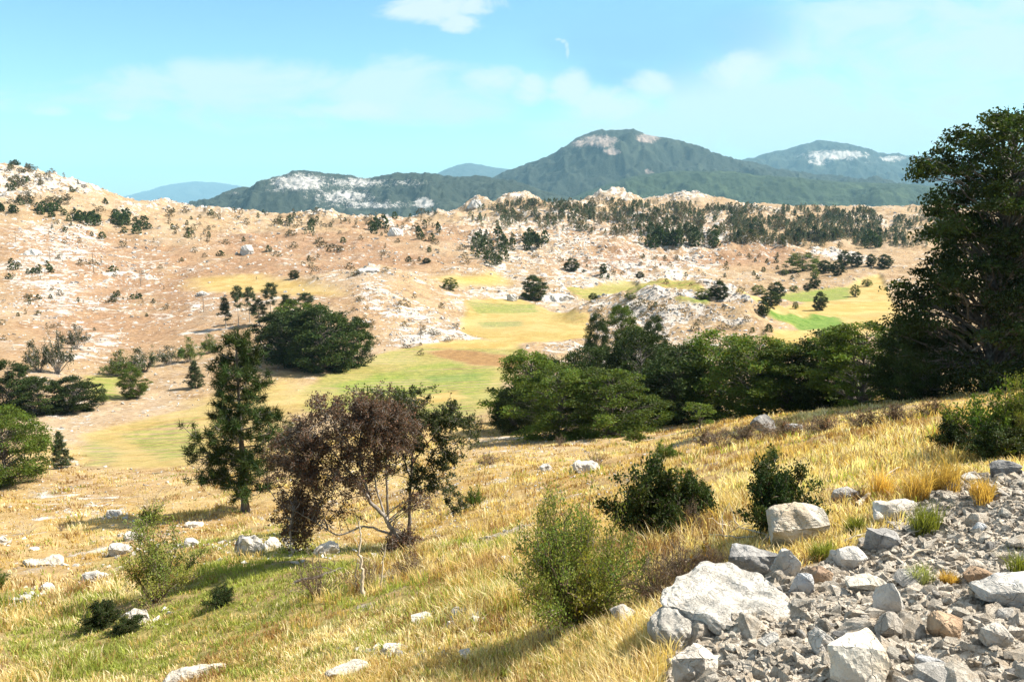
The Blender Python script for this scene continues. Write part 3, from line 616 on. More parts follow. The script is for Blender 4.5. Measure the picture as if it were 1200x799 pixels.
def make_conifer(seed, H=9., r=2.4, tufts=330, tuft=.42, per=26, trunk=.16, mat='needle', low=.12, needle=.018, taper=.75, droop=.0, bare=0.0, bark='bark', gap=.35, dense=9):
    rng = np.random.default_rng(seed); tp = chain([(0, 0, 0), (rng.normal(0, .06), rng.normal(0, .06), H * .5), (0, 0, H)], 16)
    paths = [(tp, np.linspace(trunk, trunk * .1, 16) * np.concatenate([[1.45, 1.1], np.ones(14)]))]; C, D = [], []
    nb = 0; z = low * H
    while z < H * .97:
        f = (z / H - low) / (1 - low); reach = r * ((1 - f) ** taper) * (.55 + .45 * min(1, f * 4 + .4)); kk = rng.integers(3, 6); a0 = rng.uniform(0, 6.28)
        for q in range(kk):
            if rng.uniform() < gap * (1 - f): continue
            a = a0 + q * 6.28 / kk + rng.normal(0, .3); L = reach * rng.uniform(.55, 1.15); up = (.12 + .45 * f - droop) * L
            e = np.array([math.cos(a) * L, math.sin(a) * L, z + up]); b = np.array([np.interp(z, tp[:, 2], tp[:, j]) for j in range(3)])
            pts = curve_pts(b, e, rng, 6, -.06 if droop == 0 else .08, .04); paths.append((pts, np.linspace(trunk * .26 * (1 - f * .7), trunk * .05, 6)))
            m = max(2, int(L / r * dense))
            for w in range(m):
                t = rng.uniform(.32, 1.0); p = np.array([np.interp(t, np.linspace(0, 1, 6), pts[:, j]) for j in range(3)]); side = rng.normal(0, 1, 3) * L * .14 * np.array([1, 1, .55]) * (1.2 - .5 * t)
                side[2] += abs(rng.normal(0, .06)) * L; C.append(p + side); d = unit(side + np.array([math.cos(a), math.sin(a), .9]) * .25); D.append(d)
                paths.append((np.array([p, p + side * .5, p + side]), np.array([.02, .014, .008]) * trunk / .16))
        z += H * rng.uniform(.035, .06)
    for q in range(5): C.append(np.array([rng.normal(0, .06), rng.normal(0, .06), H * (1 - .02 * q)])); D.append(np.array([0, 0, 1.]))
    C, D = np.array(C), np.array(D); n = len(C)
    dirs = unit(np.repeat(D, per, 0) * .55 + rng.normal(0, 1, (n * per, 3))); base = np.repeat(C, per, 0) + rng.normal(0, tuft * .16, (n * per, 3)); ln = tuft * rng.uniform(.5, .9, (n * per, 1)) * np.repeat(rng.uniform(.75, 1.25, (n, 1)), per, 0)
    s = unit(np.cross(dirs, rng.normal(0, 1, (n * per, 3)))) * needle
    V = np.stack([base - s, base + s, base + dirs * ln], 1).reshape(-1, 3); F = np.arange(len(V)).reshape(-1, 3)
    T = np.repeat(np.repeat(tinted(n, rng, .65, 1.5, .12), per, 0) * rng.uniform(.8, 1.2, (n * per, 1)), 3, 0)
    tv, tf = tubes(paths, 5)
    return dict(H=H, W=2 * r, parts=[('trunk', mesh_np('trunk', tv, tf, M[bark], True)), ('crown', mesh_np('crown', V, F, M[mat], False, {'tint': T}))])

def make_bush(seed, H=1.6, r=.9, stems=26, twigs=9, per=26, leaf=.05, mat='leaf_olive', bark='twig', up=.6, start=.25, stemr=.012, hue=.12, droop=0.0, aspect=.55, bare=0.0, spread=.06, clump=0.0):
    """stems fanning up from the ground, side twigs, leaves set along the twigs"""
    rng = np.random.default_rng(seed); paths, L, A, T = [], [], [], []
    for i in range(stems):
        a = rng.uniform(0, 6.28); f = math.sqrt(rng.uniform(0, 1)); h = H * (1 - .68 * f ** 1.5) * rng.uniform(.62, 1.1); lob = 1 + .35 * math.sin(a * 3 + seed)
        b = np.array([math.cos(a), math.sin(a), 0]) * r * .15 * rng.uniform(0, 1); e = np.array([math.cos(a) * r * f * lob, math.sin(a) * r * f * lob, h * (1 - droop * f)])
        pts = curve_pts(b, e, rng, 8, .14, .07); paths.append((pts, np.linspace(stemr * rng.uniform(.7, 1.3), stemr * .25, 8))); tone = tinted(1, rng, .75, 1.25, hue)
        for k in range(twigs):
            t = rng.uniform(start, 1.0); p = np.array([np.interp(t, np.linspace(0, 1, 8), pts[:, j]) for j in range(3)]); d = unit(rng.normal(0, 1, 3) + np.array([0, 0, up]) + unit(e - b) * .6); ln = H * rng.uniform(.10, .24) * (1.15 - .5 * t)
            q = p + d * ln; q[2] = max(q[2], .02); tw = curve_pts(p, q, rng, 4, .1, .08); paths.append((tw, np.linspace(stemr * .4, stemr * .15, 4)))
            if rng.uniform() < bare: continue
            n = max(1, int(per * rng.uniform(.5, 1.4))); tt = rng.uniform(.1, 1.05, n); pos = np.stack([np.interp(tt, np.linspace(0, 1, 4), tw[:, j]) for j in range(3)], 1) + rng.normal(0, spread * H * .5, (n, 3)); pos[:, 2] = np.maximum(pos[:, 2], .02)
            L.append(pos); A.append(np.repeat(d[None], n, 0)); T.append(tinted(n, rng, .75, 1.25, hue * .6) * tone)
    tv, tf = tubes(paths, 4); parts = [('stems', mesh_np('stems', tv, tf, M[bark], True))]
    if L:
        V, F, c = leaf_quads(np.concatenate(L), leaf, rng, .3, aspect, np.concatenate(A), np.concatenate(T)); parts.append(('foliage', mesh_np('foliage', V, F, M[mat], False, {'tint': c})))
    return dict(H=H, W=2 * r, parts=parts)

def plant(kind, proto, label, cat, loc, w=None, h=None, rz=0.0, group=None, sink=.0):
    """a copy of a plant: an Empty with a trunk or stems and a crown or foliage"""
    sx = (w / proto['W']) if w else 1.0; sz = (h / proto['H']) if h else sx
    o = thing(kind, label, cat, (loc[0], loc[1], loc[2] - sink), rz, (sx, sx, sz), group)
    for nm, me in proto['parts']: obj(nm, me, o)
    return o
def size_px(cx, base, top, wpx, loc=None):
    """metres of a plant that fills these photo pixels when it stands where its foot meets the ground"""
    p = at(cx, base) if loc is None else loc; Y = p[1]; _, zb = ray(cx, base); _, zt = ray(cx, top)
    return p, wpx / F_PX * Y * 1.01, float(zt - zb) * Y
RZ = random.Random(5)

# ------------------------------------------------------------------ the grove in the middle of the slope foot
OK = dict(low=.02, cl=.92)
oaks = [make_broadleaf(11, mat='leaf_dark', nclump=170, per=150, peak=.42, **OK), make_broadleaf(12, mat='leaf_mid', nclump=165, per=150, jag=.7, peak=.42, **OK), make_broadleaf(13, mat='leaf_dark', nclump=170, per=140, peak=.45, flat=.42, rx=3.9, **OK),
        make_broadleaf(14, mat='leaf_mid', nclump=165, per=150, peak=.4, jag=.6, flat=.4, **OK), make_broadleaf(15, mat='leaf_mid', nclump=160, per=140, jag=.6, peak=.45, hue=.2, **OK)]
GROVE = [  # column, foot, top, width, kind, label
 (622, 503, 408, 78, 1, 'light green rounded tree at the grove end beside the open field'),
 (600, 508, 452, 40, 0, 'low dark tree filling the grove corner nearest the yellow field'),
 (655, 514, 428, 92, 3, 'broad tree with layered mid green sprays in front of the grove'),
 (716, 512, 430, 96, 3, 'second broad tree with layered sprays at the front edge of the grove'),
 (690, 495, 404, 72, 0, 'dark tree standing behind the broad layered trees of the grove'),
 (748, 498, 384, 84, 2, 'tall dark tree in the middle of the grove with a flat wide top'),
 (795, 496, 402, 92, 0, 'dark tree beside the tall flat-topped one in the grove'),
 (840, 490, 387, 104, 4, 'olive brown tree with dry top leaves in the grove'),
 (886, 486, 390, 92, 4, 'thin grey green tree showing its stems in the grove'),
 (925, 482, 398, 84, 1, 'light green tree at the uphill side of the grove'),
 (968, 478, 384, 92, 0, 'dark dense tree below the green crop field'),
 (1008, 474, 374, 96, 3, 'mid green tree crowned against the pale field beside the huge tree'),
 (1056, 470, 375, 74, 0, 'dark tree tucked against the left flank of the huge tree'),
 (1092, 468, 345, 84, 2, 'dark leafy tree pressed against the foot of the huge tree'), (772, 488, 408, 70, 0, 'dark tree filling the gap behind the two layered trees and the flat-topped one'), (640, 494, 416, 64, 0, 'dark tree behind the light green one at the grove end'),
 (1000, 470, 420, 60, 2, 'short dark tree under the mid green tree by the slope edge')]
for i, (cx, base, top, wpx, k, lab) in enumerate(GROVE):
    p, w, h = size_px(cx, base, top, wpx); plant('tree', oaks[k], lab, 'tree', p, w * 1.2, h * 1.02, RZ.uniform(0, 6.28), 'trees of the grove below the slope', .3)
for cx, base, top, wpx, k, lab in [(699, 432, 367, 30, 0, 'narrow dark tree rising behind the grove in front of the stony mound'), (727, 430, 356, 38, 1, 'pointed tree rising behind the grove left of the mound crest'), (765, 428, 369, 30, 0, 'small dark round-topped tree rising behind the grove on the mound foot'), (742, 436, 380, 34, 3, 'loose green tree just behind the tall grove tree')]:
    p, w, h = size_px(cx, base, top, wpx); plant('tree', oaks[k], lab, 'tree', p, w, h, RZ.uniform(0, 6.28), 'trees rising behind the grove', .1)
sap = make_broadleaf(21, H=3, rx=1.0, ry=1.0, low=.12, nclump=34, per=60, leaf=.14, cl=.34, trunk=.05, mat='leaf_mid', peak=.35, flat=.4)
p, w, h = size_px(820, 502, 470, 34); plant('sapling', sap, 'bright green sapling in front of the dark grove', 'sapling', p, w, h)
p, w, h = size_px(745, 520, 503, 40); plant('shrub', make_bush(22, H=1.4, r=1.4, leaf=.10, per=22, mat='leaf_mid'), 'bright green shrub at the front foot of the grove', 'shrub', p, w, h)

# the huge tree on the right
big = make_broadleaf(31, H=14, rx=5.0, ry=4.6, low=.03, nclump=400, per=190, leaf=.20, cl=.95, trunk=.34, mat='leaf_big', flat=.42, peak=.42, jag=.8, pw=.27, inner=.10)
p, w, h = size_px(1158, 466, 128, 232, Vector((*on_plane(1158, 466, 38)[:2], float(ground_z(on_plane(1158, 466, 38)[0], 38)))))
plant('tree', big, 'huge dark broad-leaved tree towering over the slope beside the shrubs', 'tree', p, w, h, 2.1, None, .1)
p2 = on_plane(1262, 440, 44); p2.z = float(ground_z(p2[0], p2[1]))
plant('tree', oaks[2], 'dark tree mostly hidden behind the huge one at the edge of the view', 'tree', p2, 11, 13.5, .6, None, .1)

# ------------------------------------------------------------------ the left wood, pines and scrub of the middle distance
rounds = [make_broadleaf(41, mat='leaf_dark', low=.0, nclump=150, per=130, peak=.4, leaf=.26, flat=.6, jag=.3, cl=.85), make_broadleaf(42, mat='leaf_dark', low=.0, nclump=140, per=130, peak=.4, leaf=.26, flat=.55, jag=.35, cl=.85), make_broadleaf(43, mat='leaf_mid', low=.0, nclump=120, per=120, peak=.42, leaf=.26, jag=.4, cl=.85)]
for cx, base, top, wpx, k, lab in [(328, 420, 366, 72, 0, 'rounded dark tree at the downhill end of the dense clump'), (352, 428, 362, 84, 1, 'second rounded dark tree in the dense clump, next to the thin pines'), (378, 434, 358, 90, 0, 'tallest rounded tree in the middle of the dense clump'),
                                   (413, 429, 371, 54, 1, 'rounded dark tree at the stony slope end of the dense clump'), (350, 414, 350, 66, 2, 'lighter green tree at the back of the dense clump')]:
    p, w, h = size_px(cx, base, top, wpx); plant('tree', rounds[k], lab, 'tree', p, w, h, RZ.uniform(0, 6.28), 'dense clump above the yellow field', .2)
thin = [make_conifer(51, H=8, r=1.5, tuft=.6, per=14, needle=.05, trunk=.10, low=.30, mat='needle_far', gap=.45, taper=.5, bark='bark_pale'), make_conifer(52, H=8, r=1.9, tuft=.62, per=14, needle=.05, trunk=.10, low=.5, mat='needle_far', gap=.4, taper=.35, bark='bark_pale')]
for cx, base, top, wpx, k, lab in [(265, 386, 349, 18, 0, 'thin young pine nearest the last utility pole'), (280, 384, 336, 20, 1, 'thin pine with a bare lower stem beside the youngest pine'), (293, 378, 337, 22, 1, 'thin pine with a flat bushy top in the row'),
                                   (304, 382, 350, 26, 0, 'thick dark pine in the row of thin pines'), (318, 380, 332, 24, 1, 'tallest thin pine of the row above the dense clump'), (336, 376, 345, 24, 0, 'thin pine with pale stem just above the dense clump'), (359, 374, 344, 32, 1, 'flat-topped pine at the end of the row, leaning over the clump')]:
    p, w, h = size_px(cx, base, top, wpx); plant('pine_tree', thin[k], lab, 'pine tree', p, w, h, RZ.uniform(0, 6.28), 'thin pines behind the dense clump', .1)
greys = [make_bush(55, H=5, r=2.4, stems=30, twigs=10, per=16, leaf=.22, mat='leaf_dark', bark='bark_pale', stemr=.05, bare=.45, start=.4), make_bush(56, H=5, r=2.6, stems=32, twigs=10, per=20, leaf=.22, mat='leaf_mid', bark='bark_pale', stemr=.04, bare=.25, start=.3)]
for cx, base, top, wpx, k, lab in [(46, 436, 392, 36, 0, 'grey-stemmed half bare scrub tree on the stony slope'), (68, 438, 380, 34, 0, 'half bare scrub tree with pale stems beside the first one'), (90, 410, 376, 26, 0, 'thin scrub tree at the upper end of the pale-stemmed group'),
                                   (140, 440, 412, 44, 1, 'dark scrub tree at the low wall by the small green field'), (170, 436, 402, 40, 0, 'bare grey scrub tree in the hedge line'), (198, 428, 402, 34, 0, 'leafless grey scrub in the hedge line uphill of the pine'), (222, 424, 396, 30, 1, 'green scrub tree at the upper end of the hedge line'), (246, 414, 392, 26, 1, 'low scrub in front of the thin pines')]:
    p, w, h = size_px(cx, base, top, wpx); plant('scrub_tree', greys[k], lab, 'scrub tree', p, w, h, RZ.uniform(0, 6.28), 'scrub along the foot of the stony hill')
for cx, base, top, wpx, k, lab in [(14, 482, 422, 56, 0, 'tall rounded tree at the outer end of the wood left of the small field'), (46, 486, 440, 60, 1, 'rounded dark tree in the middle of the small wood'), (88, 482, 441, 62, 0, 'low rounded dark tree at the end of the small wood'),
                                   (-30, 484, 425, 60, 1, 'dark tree continuing the small wood beyond the frame edge')]:
    p, w, h = size_px(cx, base, top, wpx); plant('tree', rounds[k], lab, 'tree', p, w, h, RZ.uniform(0, 6.28), 'small wood at the foot of the hill', .2)
p, w, h = size_px(155, 467, 431, 34); plant('tree', oaks[1], 'single round tree beside the small green field', 'tree', p, w, h, 1.0)
p, w, h = size_px(121, 474, 453, 16); plant('shrub', greys[1], 'small shrub between the wood and the single round tree', 'shrub', p, w, h, 1.0)
firs = make_conifer(57, H=6, r=1.6, tuft=.55, per=18, needle=.04, trunk=.08, low=.06, mat='needle_far', gap=.2)
p, w, h = size_px(229, 455, 424, 26); plant('pine_tree', firs, 'small young pine on the stony edge behind the big pine', 'pine tree', p, w, h)
p, w, h = size_px(72, 549, 507, 28); plant('pine_tree', firs, 'small young pine standing alone on the left meadow', 'pine tree', p, w, h, 2.0)
p, w, h = size_px(8, 569, 478, 96); plant('tree', make_broadleaf(58, H=7, rx=3.6, ry=3.4, low=.03, nclump=170, per=170, leaf=.18, cl=.9, mat='leaf_mid', peak=.38, flat=.5, jag=.35), 'broad bright green tree on the meadow, cut by the frame edge', 'tree', p, w, h, .4)

# single trees and bushes in the fields
SINGLES = [(625, 352, 323, 31, 0, 'round dark tree alone on the yellow field by the white rocks'), (670, 318, 303, 16, 0, 'round dark tree on the rusty slope above the yellow fields'), (707, 321, 309, 10, 0, 'tiny round tree beside the rusty slope tree'),
 (528, 340, 325, 18, 2, 'ragged green bush on the stony slope left of the round field tree'), (345, 327, 317, 13, 0, 'dark bush by the golden strip'), (750, 326, 318, 9, 0, 'small bush on the whitish rise'), (695, 351, 343, 10, 0, 'small bush at the end of the white rocks'),
 (738, 351, 344, 13, 2, 'green bush behind the mound crest'), (843, 352, 330, 21, 0, 'dark taller tree of the pair behind the mound'), (826, 350, 337, 19, 2, 'lower green tree of the pair behind the mound'),
 (910, 349, 330, 20, 0, 'dark tree at the corner of the bright green field'), (903, 359, 342, 21, 0, 'dark tree just below the corner tree of the green field'), (894, 370, 353, 15, 0, 'round dark bush lowest of the three by the green field'),
 (960, 364, 342, 17, 0, 'small round-headed tree alone above the green crop'), (1002, 348, 333, 11, 2, 'small tree at the end of the upper green strip'), (888, 345, 334, 15, 2, 'greyish bush uphill of the corner tree'),
 (940, 319, 296, 38, 2, 'wide low thicket below the white rock outcrop'), (966, 320, 305, 20, 0, 'dark bush beside the wide thicket'), (981, 323, 305, 14, 0, 'dark bush between the thicket and the field edge'),
 (989, 312, 294, 14, 0, 'round dark tree in the row below the woods, nearest the outcrop'), (1003, 313, 296, 16, 0, 'pointed dark tree in the row below the woods'), (1020, 312, 298, 12, 0, 'last small tree in the row below the woods'), (1036, 314, 298, 18, 0, 'dark tree of the row partly behind the huge tree'),
 (955, 326, 314, 9, 2, 'thin green tree on the field bank'), (954, 338, 324, 13, 0, 'bush at the head of the upper green strip'), (946, 341, 333, 9, 0, 'small dark bush on the field bank'), (919, 323, 316, 8, 2, 'tiny bush on the dry slope above the corner tree'),
 (932, 362, 353, 7, 2, 'tiny green bush beside the round-headed tree'), (1016, 336, 327, 12, 2, 'bush at the far field edge beside the huge tree'), (930, 341, 334, 10, 2, 'low bush along the field bank'),
 (500, 309, 303, 9, 0, 'small dark bush on the brown hill above the stony slope')]
for cx, base, top, wpx, k, lab in SINGLES:
    p, w, h = size_px(cx, base, top, wpx); plant('tree' if 'tree' in lab.split(' ')[0:4] or ' tree ' in lab[:26] else 'bush', rounds[k], lab, 'tree' if ' tree ' in lab[:26] else 'bush', p, w, h, RZ.uniform(0, 6.28), None, .1)

# ------------------------------------------------------------------ far scrub and woods: many small trees, each its own object
def far_mesh(seed, H=6., r=2., n=55, mat='leaf_dark', stem=.3, leaf=.9, cone=.5):
    rng = np.random.default_rng(seed); z = rng.uniform(0, 1, n); a = rng.uniform(0, 6.28, n); prof = np.sin(np.pi * np.clip(z * .85 + .12, 0, 1)) ** .6 * (1 - cone * z); rr = r * prof * np.sqrt(rng.uniform(.1, 1, n))
    C = np.stack([np.cos(a) * rr, np.sin(a) * rr, H * (stem + (1 - stem) * z)], 1); V, F, c = leaf_quads(C, leaf, rng, .25, .75, None, tinted(n, rng, .6, 1.4, .1))
    tv, tf = tubes([(np.array([[0, 0, -.3], [0, 0, H * .5], [0, 0, H * .85]]), np.array([.14, .10, .04]) * H / 6)], 4)
    me = mesh_np('tree', np.concatenate([V, tv]), np.concatenate([F, tf + len(V)]), None, False, {'tint': np.concatenate([c, np.ones((len(tv), 3))])}, np.concatenate([np.zeros(len(F)), np.ones(len(tf))]), [M[mat], M['bark_pale']])
    return me, H, 2 * r
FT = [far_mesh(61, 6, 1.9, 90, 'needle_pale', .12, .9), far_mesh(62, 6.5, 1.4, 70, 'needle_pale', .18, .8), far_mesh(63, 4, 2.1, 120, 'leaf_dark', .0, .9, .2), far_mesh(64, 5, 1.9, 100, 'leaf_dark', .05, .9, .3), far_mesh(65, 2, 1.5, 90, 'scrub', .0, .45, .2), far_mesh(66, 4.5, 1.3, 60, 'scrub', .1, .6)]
def inside_px(poly, x, y):
    P = np.asarray(poly, float); ins = np.zeros(len(x), bool)
    for (x1, y1), (x2, y2) in zip(P, np.roll(P, -1, 0)): ins ^= ((y1 > y) != (y2 > y)) & (x < (x2 - x1) * (y - y1) / ((y2 - y1) if y1 != y2 else 1e-9) + x1)
    return ins
FAR_ALL = []   # (size in the picture, position, mesh, scale, label, group, name, category)
rngF = np.random.default_rng(99)
def scatter_far(poly, n, kinds, hpx, label, group, name, cat, gate=None, hm=None):
    P = np.array(poly, float); lo, hi = P.min(0), P.max(0); x = rngF.uniform(lo[0], hi[0], n * 5); y = rngF.uniform(lo[1], hi[1], n * 5); k = inside_px(poly, x, y); x, y = x[k][:n * 3], y[k][:n * 3]
    g = fbm(x / 16, y / 7, 3, len(FAR_ALL) + 3) > (gate if gate is not None else -9); x, y = x[g][:n], y[g][:n]; W = hit(x, y)
    for (px_, p) in zip(x, W):
        me, H, Wd = FT[kinds[rngF.integers(len(kinds))]]; hh = rngF.uniform(*hpx) * p[1] / F_PX
        if hm: hh = min(hh, hm)
        FAR_ALL.append((hh / p[1], p, me, hh / H, label, group, name, cat))
PINES, MIX = [0, 1], [0, 1, 3, 5]
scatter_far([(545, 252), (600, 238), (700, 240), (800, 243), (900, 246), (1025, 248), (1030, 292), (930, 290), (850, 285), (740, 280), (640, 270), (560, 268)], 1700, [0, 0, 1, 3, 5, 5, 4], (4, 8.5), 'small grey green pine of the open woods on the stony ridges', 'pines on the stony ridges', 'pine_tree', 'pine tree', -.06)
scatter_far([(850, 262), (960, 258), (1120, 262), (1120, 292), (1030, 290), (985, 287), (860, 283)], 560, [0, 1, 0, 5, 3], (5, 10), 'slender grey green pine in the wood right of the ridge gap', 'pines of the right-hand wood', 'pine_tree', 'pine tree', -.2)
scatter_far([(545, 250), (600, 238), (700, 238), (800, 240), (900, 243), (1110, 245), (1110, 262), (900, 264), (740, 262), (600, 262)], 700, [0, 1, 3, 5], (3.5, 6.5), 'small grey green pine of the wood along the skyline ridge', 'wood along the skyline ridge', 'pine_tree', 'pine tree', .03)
scatter_far([(748, 292), (760, 272), (840, 276), (842, 293)], 46, [3, 0, 2], (11, 17), 'dark tree of the dense belt above the rusty bank', 'belt of trees above the rusty bank', 'tree', 'tree', None)
scatter_far([(548, 308), (560, 280), (600, 280), (605, 306), (575, 314)], 40, [0, 3, 1], (10, 17), 'dark tree of the small wood beside the brown hollow', 'small wood beside the brown hollow', 'tree', 'tree', None)
scatter_far([(608, 296), (612, 280), (640, 276), (642, 292)], 12, [3, 2], (10, 15), 'dark tree of the little copse among the white ledges', 'little copse among the white ledges', 'tree', 'tree', None)
scatter_far([(1000, 292), (1005, 282), (1030, 280), (1030, 296)], 10, [3, 2], (10, 15), 'dark tree at the end of the wood beside the huge tree', 'trees at the end of the wood', 'tree', 'tree', None)
scatter_far([(425, 278), (428, 262), (452, 262), (455, 276)], 7, [3, 2], (8, 14), 'dark tree of the clump beside the white ledge', 'clump beside the white ledge', 'tree', 'tree', None)
scatter_far([(488, 284), (490, 268), (515, 268), (515, 282)], 7, [3, 2], (8, 13), 'dark tree of the clump on the brown ridge', 'clump on the brown ridge', 'tree', 'tree', None)
scatter_far([(330, 278), (335, 262), (372, 262), (370, 280)], 10, [3, 0, 5], (7, 13), 'tree of the ragged clump on the pale ridge', 'ragged clump on the pale ridge', 'tree', 'tree', None)
scatter_far([(40, 250), (50, 243), (118, 258), (112, 268), (84, 262)], 34, [2], (6, 10), 'dark bush of the hedge line below the rocky hill', 'hedge line below the rocky hill', 'bush', 'bush', None)
scatter_far([(0, 250), (0, 241), (26, 242), (27, 251)], 7, [2], (6, 9), 'dark bush of the short hedge at the hill foot', 'short hedge at the hill foot', 'bush', 'bush', None)
scatter_far([(125, 258), (128, 248), (180, 262), (182, 276), (150, 276)], 26, [2, 3, 2], (6, 11), 'dark bush of the belt slanting down the left hill', 'belt slanting down the left hill', 'bush', 'bush', None)
scatter_far([(195, 278), (200, 268), (250, 276), (245, 288)], 14, [2, 5], (5, 8), 'small bush on the slope right of the slanting belt', 'bushes right of the slanting belt', 'bush', 'bush', None)
scatter_far([(5, 322), (10, 308), (60, 312), (62, 322)], 12, [2], (5, 8), 'low dark bush near the first utility pole', 'bushes near the first utility pole', 'bush', 'bush', None)
scatter_far([(0, 240), (10, 190), (60, 194), (130, 236), (120, 250), (60, 244)], 130, [4, 4, 5, 2], (3, 7), 'tiny scrub bush on the white rocky hilltop', 'scrub on the rocky hilltop', 'bush', 'bush', .12, 4)
scatter_far([(0, 250), (130, 262), (280, 262), (540, 262), (600, 300), (420, 330), (250, 330), (200, 380), (0, 400)], 270, [4, 4, 5, 2], (3, 8), 'low brownish bush dotted over the dry hillside', 'low bushes over the dry hillside', 'bush', 'bush', .26, 3.5)
scatter_far([(180, 250), (300, 246), (420, 256), (540, 246), (560, 258), (420, 268), (200, 260)], 60, [2, 5, 4], (4, 8), 'small dark bush on the pale ridge under the mountains', 'bushes on the pale ridge', 'bush', 'bush', None, 4.5)
scatter_far([(600, 300), (760, 300), (920, 300), (1000, 318), (880, 345), (700, 330)], 60, [4, 2, 4], (3, 6), 'low bush on the dry rises between the fields', 'low bushes between the fields', 'bush', 'bush', None, 2.6)
scatter_far([(400, 345), (520, 350), (560, 395), (480, 425), (400, 400)], 40, [4], (3, 7), 'low brown bush on the stony slope by the dense clump', 'low bushes on the stony slope', 'bush', 'bush', None, 1.6)
scatter_far([(690, 362), (780, 350), (880, 366), (930, 392), (800, 398)], 22, [4, 4, 2], (4, 9), 'low bush on the stony mound behind the grove', 'low bushes on the stony mound', 'bush', 'bush', None, 1.6)
FAR_ALL.sort(key=lambda q: -q[0])
count, rest = {}, {}
for q in FAR_ALL:
    lim = 280 if q[6] == 'pine_tree' else 300
    if count.get(q[6], 0) >= lim: rest.setdefault(q[6], []).append(q); continue
    count[q[6]] = count.get(q[6], 0) + 1
    o = obj(q[6], q[2]); o.location = Vector(q[1]) - Vector((0, 0, .1)); o.scale = (q[3] * rngF.uniform(.7, 1.3) * (rngF.uniform(1, 1.7) if q[7] == 'bush' else 1), q[3] * rngF.uniform(.7, 1.4), q[3]); o.rotation_euler = (0, 0, rngF.uniform(0, 6.28)); tag(o, q[4], q[7], q[5])
def merged(name, items):
    Vs, Fs, Cs, Ms, b = [], [], [], [], 0
    cache = {}
    for q in items:
        me = q[2]
        if me.name not in cache:
            v = np.empty(len(me.vertices) * 3, np.float32); me.vertices.foreach_get('co', v); f = np.empty(len(me.loops), np.int32); me.loops.foreach_get('vertex_index', f); mi = np.empty(len(me.polygons), np.int32); me.polygons.foreach_get('material_index', mi)
            c = np.empty(len(me.vertices) * 4, np.float32); me.color_attributes['tint'].data.foreach_get('color', c); cache[me.name] = (v.reshape(-1, 3), f.reshape(-1, 4), mi, c.reshape(-1, 4), me.materials[0])
        v, f, mi, c, mt = cache[me.name]; a = rngF.uniform(0, 6.28); Rm = np.array([[math.cos(a), -math.sin(a), 0], [math.sin(a), math.cos(a), 0], [0, 0, 1]])
        k0 = {'needle_pale': 0, 'leaf_dark': 2, 'scrub': 3}[mt.name]
        Vs.append(v @ Rm.T * q[3] + np.asarray(q[1]) - [0, 0, .1]); Fs.append(f + b); Cs.append(c); Ms.append(np.where(mi == 1, 1, k0)); b += len(v)
    me = mesh_np(name, np.concatenate(Vs), np.concatenate(Fs), None, False, {'tint': np.concatenate(Cs)}, np.concatenate(Ms), [M['needle_pale'], M['bark_pale'], M['leaf_dark'], M['scrub']])
    tag(obj(name, me), kind='stuff')
if rest.get('pine_tree'): merged('woodland', rest['pine_tree'])
others = rest.get('bush', []) + rest.get('tree', [])
if others: merged('scrubland', others)

# ------------------------------------------------------------------ utility poles on the left hillside
def make_pole(H=8.):
    tv, tf = tubes([(np.array([[0, 0, -.4], [0, 0, H * .5], [0, 0, H]]), np.array([.15, .125, .10]))], 8)
    bm = bmesh.new(); bmesh.ops.create_cube(bm, size=1, matrix=Matrix.Translation((0, .14, H - .5)) @ Matrix.Diagonal((1.7, .10, .12, 1))); arm = bpy.data.meshes.new('crossarm'); bm.to_mesh(arm); bm.free(); arm.materials.append(M['pole'])
    ins = []
    for x in (-.75, 0, .75):
        v, f = tubes([(np.array([[x, .14, H - .45], [x, .14, H - .38], [x, .14, H - .30], [x, .14, H - .22]]), np.array([.03, .06, .05, .02]))], 6); ins.append(mesh_np('insulator', v, f, M['ceramic'], True))
    return H, mesh_np('pole', tv, tf, M['pole'], True), arm, ins
PH, pole_me, arm_me, ins_me = make_pole()
for cx, base, top, lab in [(19, 287, 272, 'wooden utility pole highest on the left hillside'), (59, 306, 289, 'wooden utility pole below the topmost pole, by the low bushes'), (110, 319, 296, 'wooden utility pole in the middle of the line down the hillside'),
                           (165, 336, 317, 'wooden utility pole beside the pale ledges'), (239, 367, 348, 'wooden utility pole lowest on the slope before the thin pines'), (493, 397, 377, 'thin wooden pole alone at the foot of the stony slope')]:
    p, w, h = size_px(cx, base, top, 4); o = thing('utility_pole', lab, 'utility pole', p, .5, (h / PH,) * 3, 'utility poles down the hillside')
    obj('shaft', pole_me, o); arm_o = obj('crossarm', arm_me, o)
    for me in ins_me: obj('insulator', me, arm_o)

# ------------------------------------------------------------------ the big pine
pine = make_conifer(71, H=9.2, r=3.2, tuft=.50, per=40, needle=.019, trunk=.21, low=.13, gap=.16, taper=.6, dense=21)
p, w, h = size_px(288, 599, 386, 146); plant('pine_tree', pine, 'tall dark pine with a dense crown standing alone on the dry meadow', 'pine tree', p, w, h, .7, None, .1)

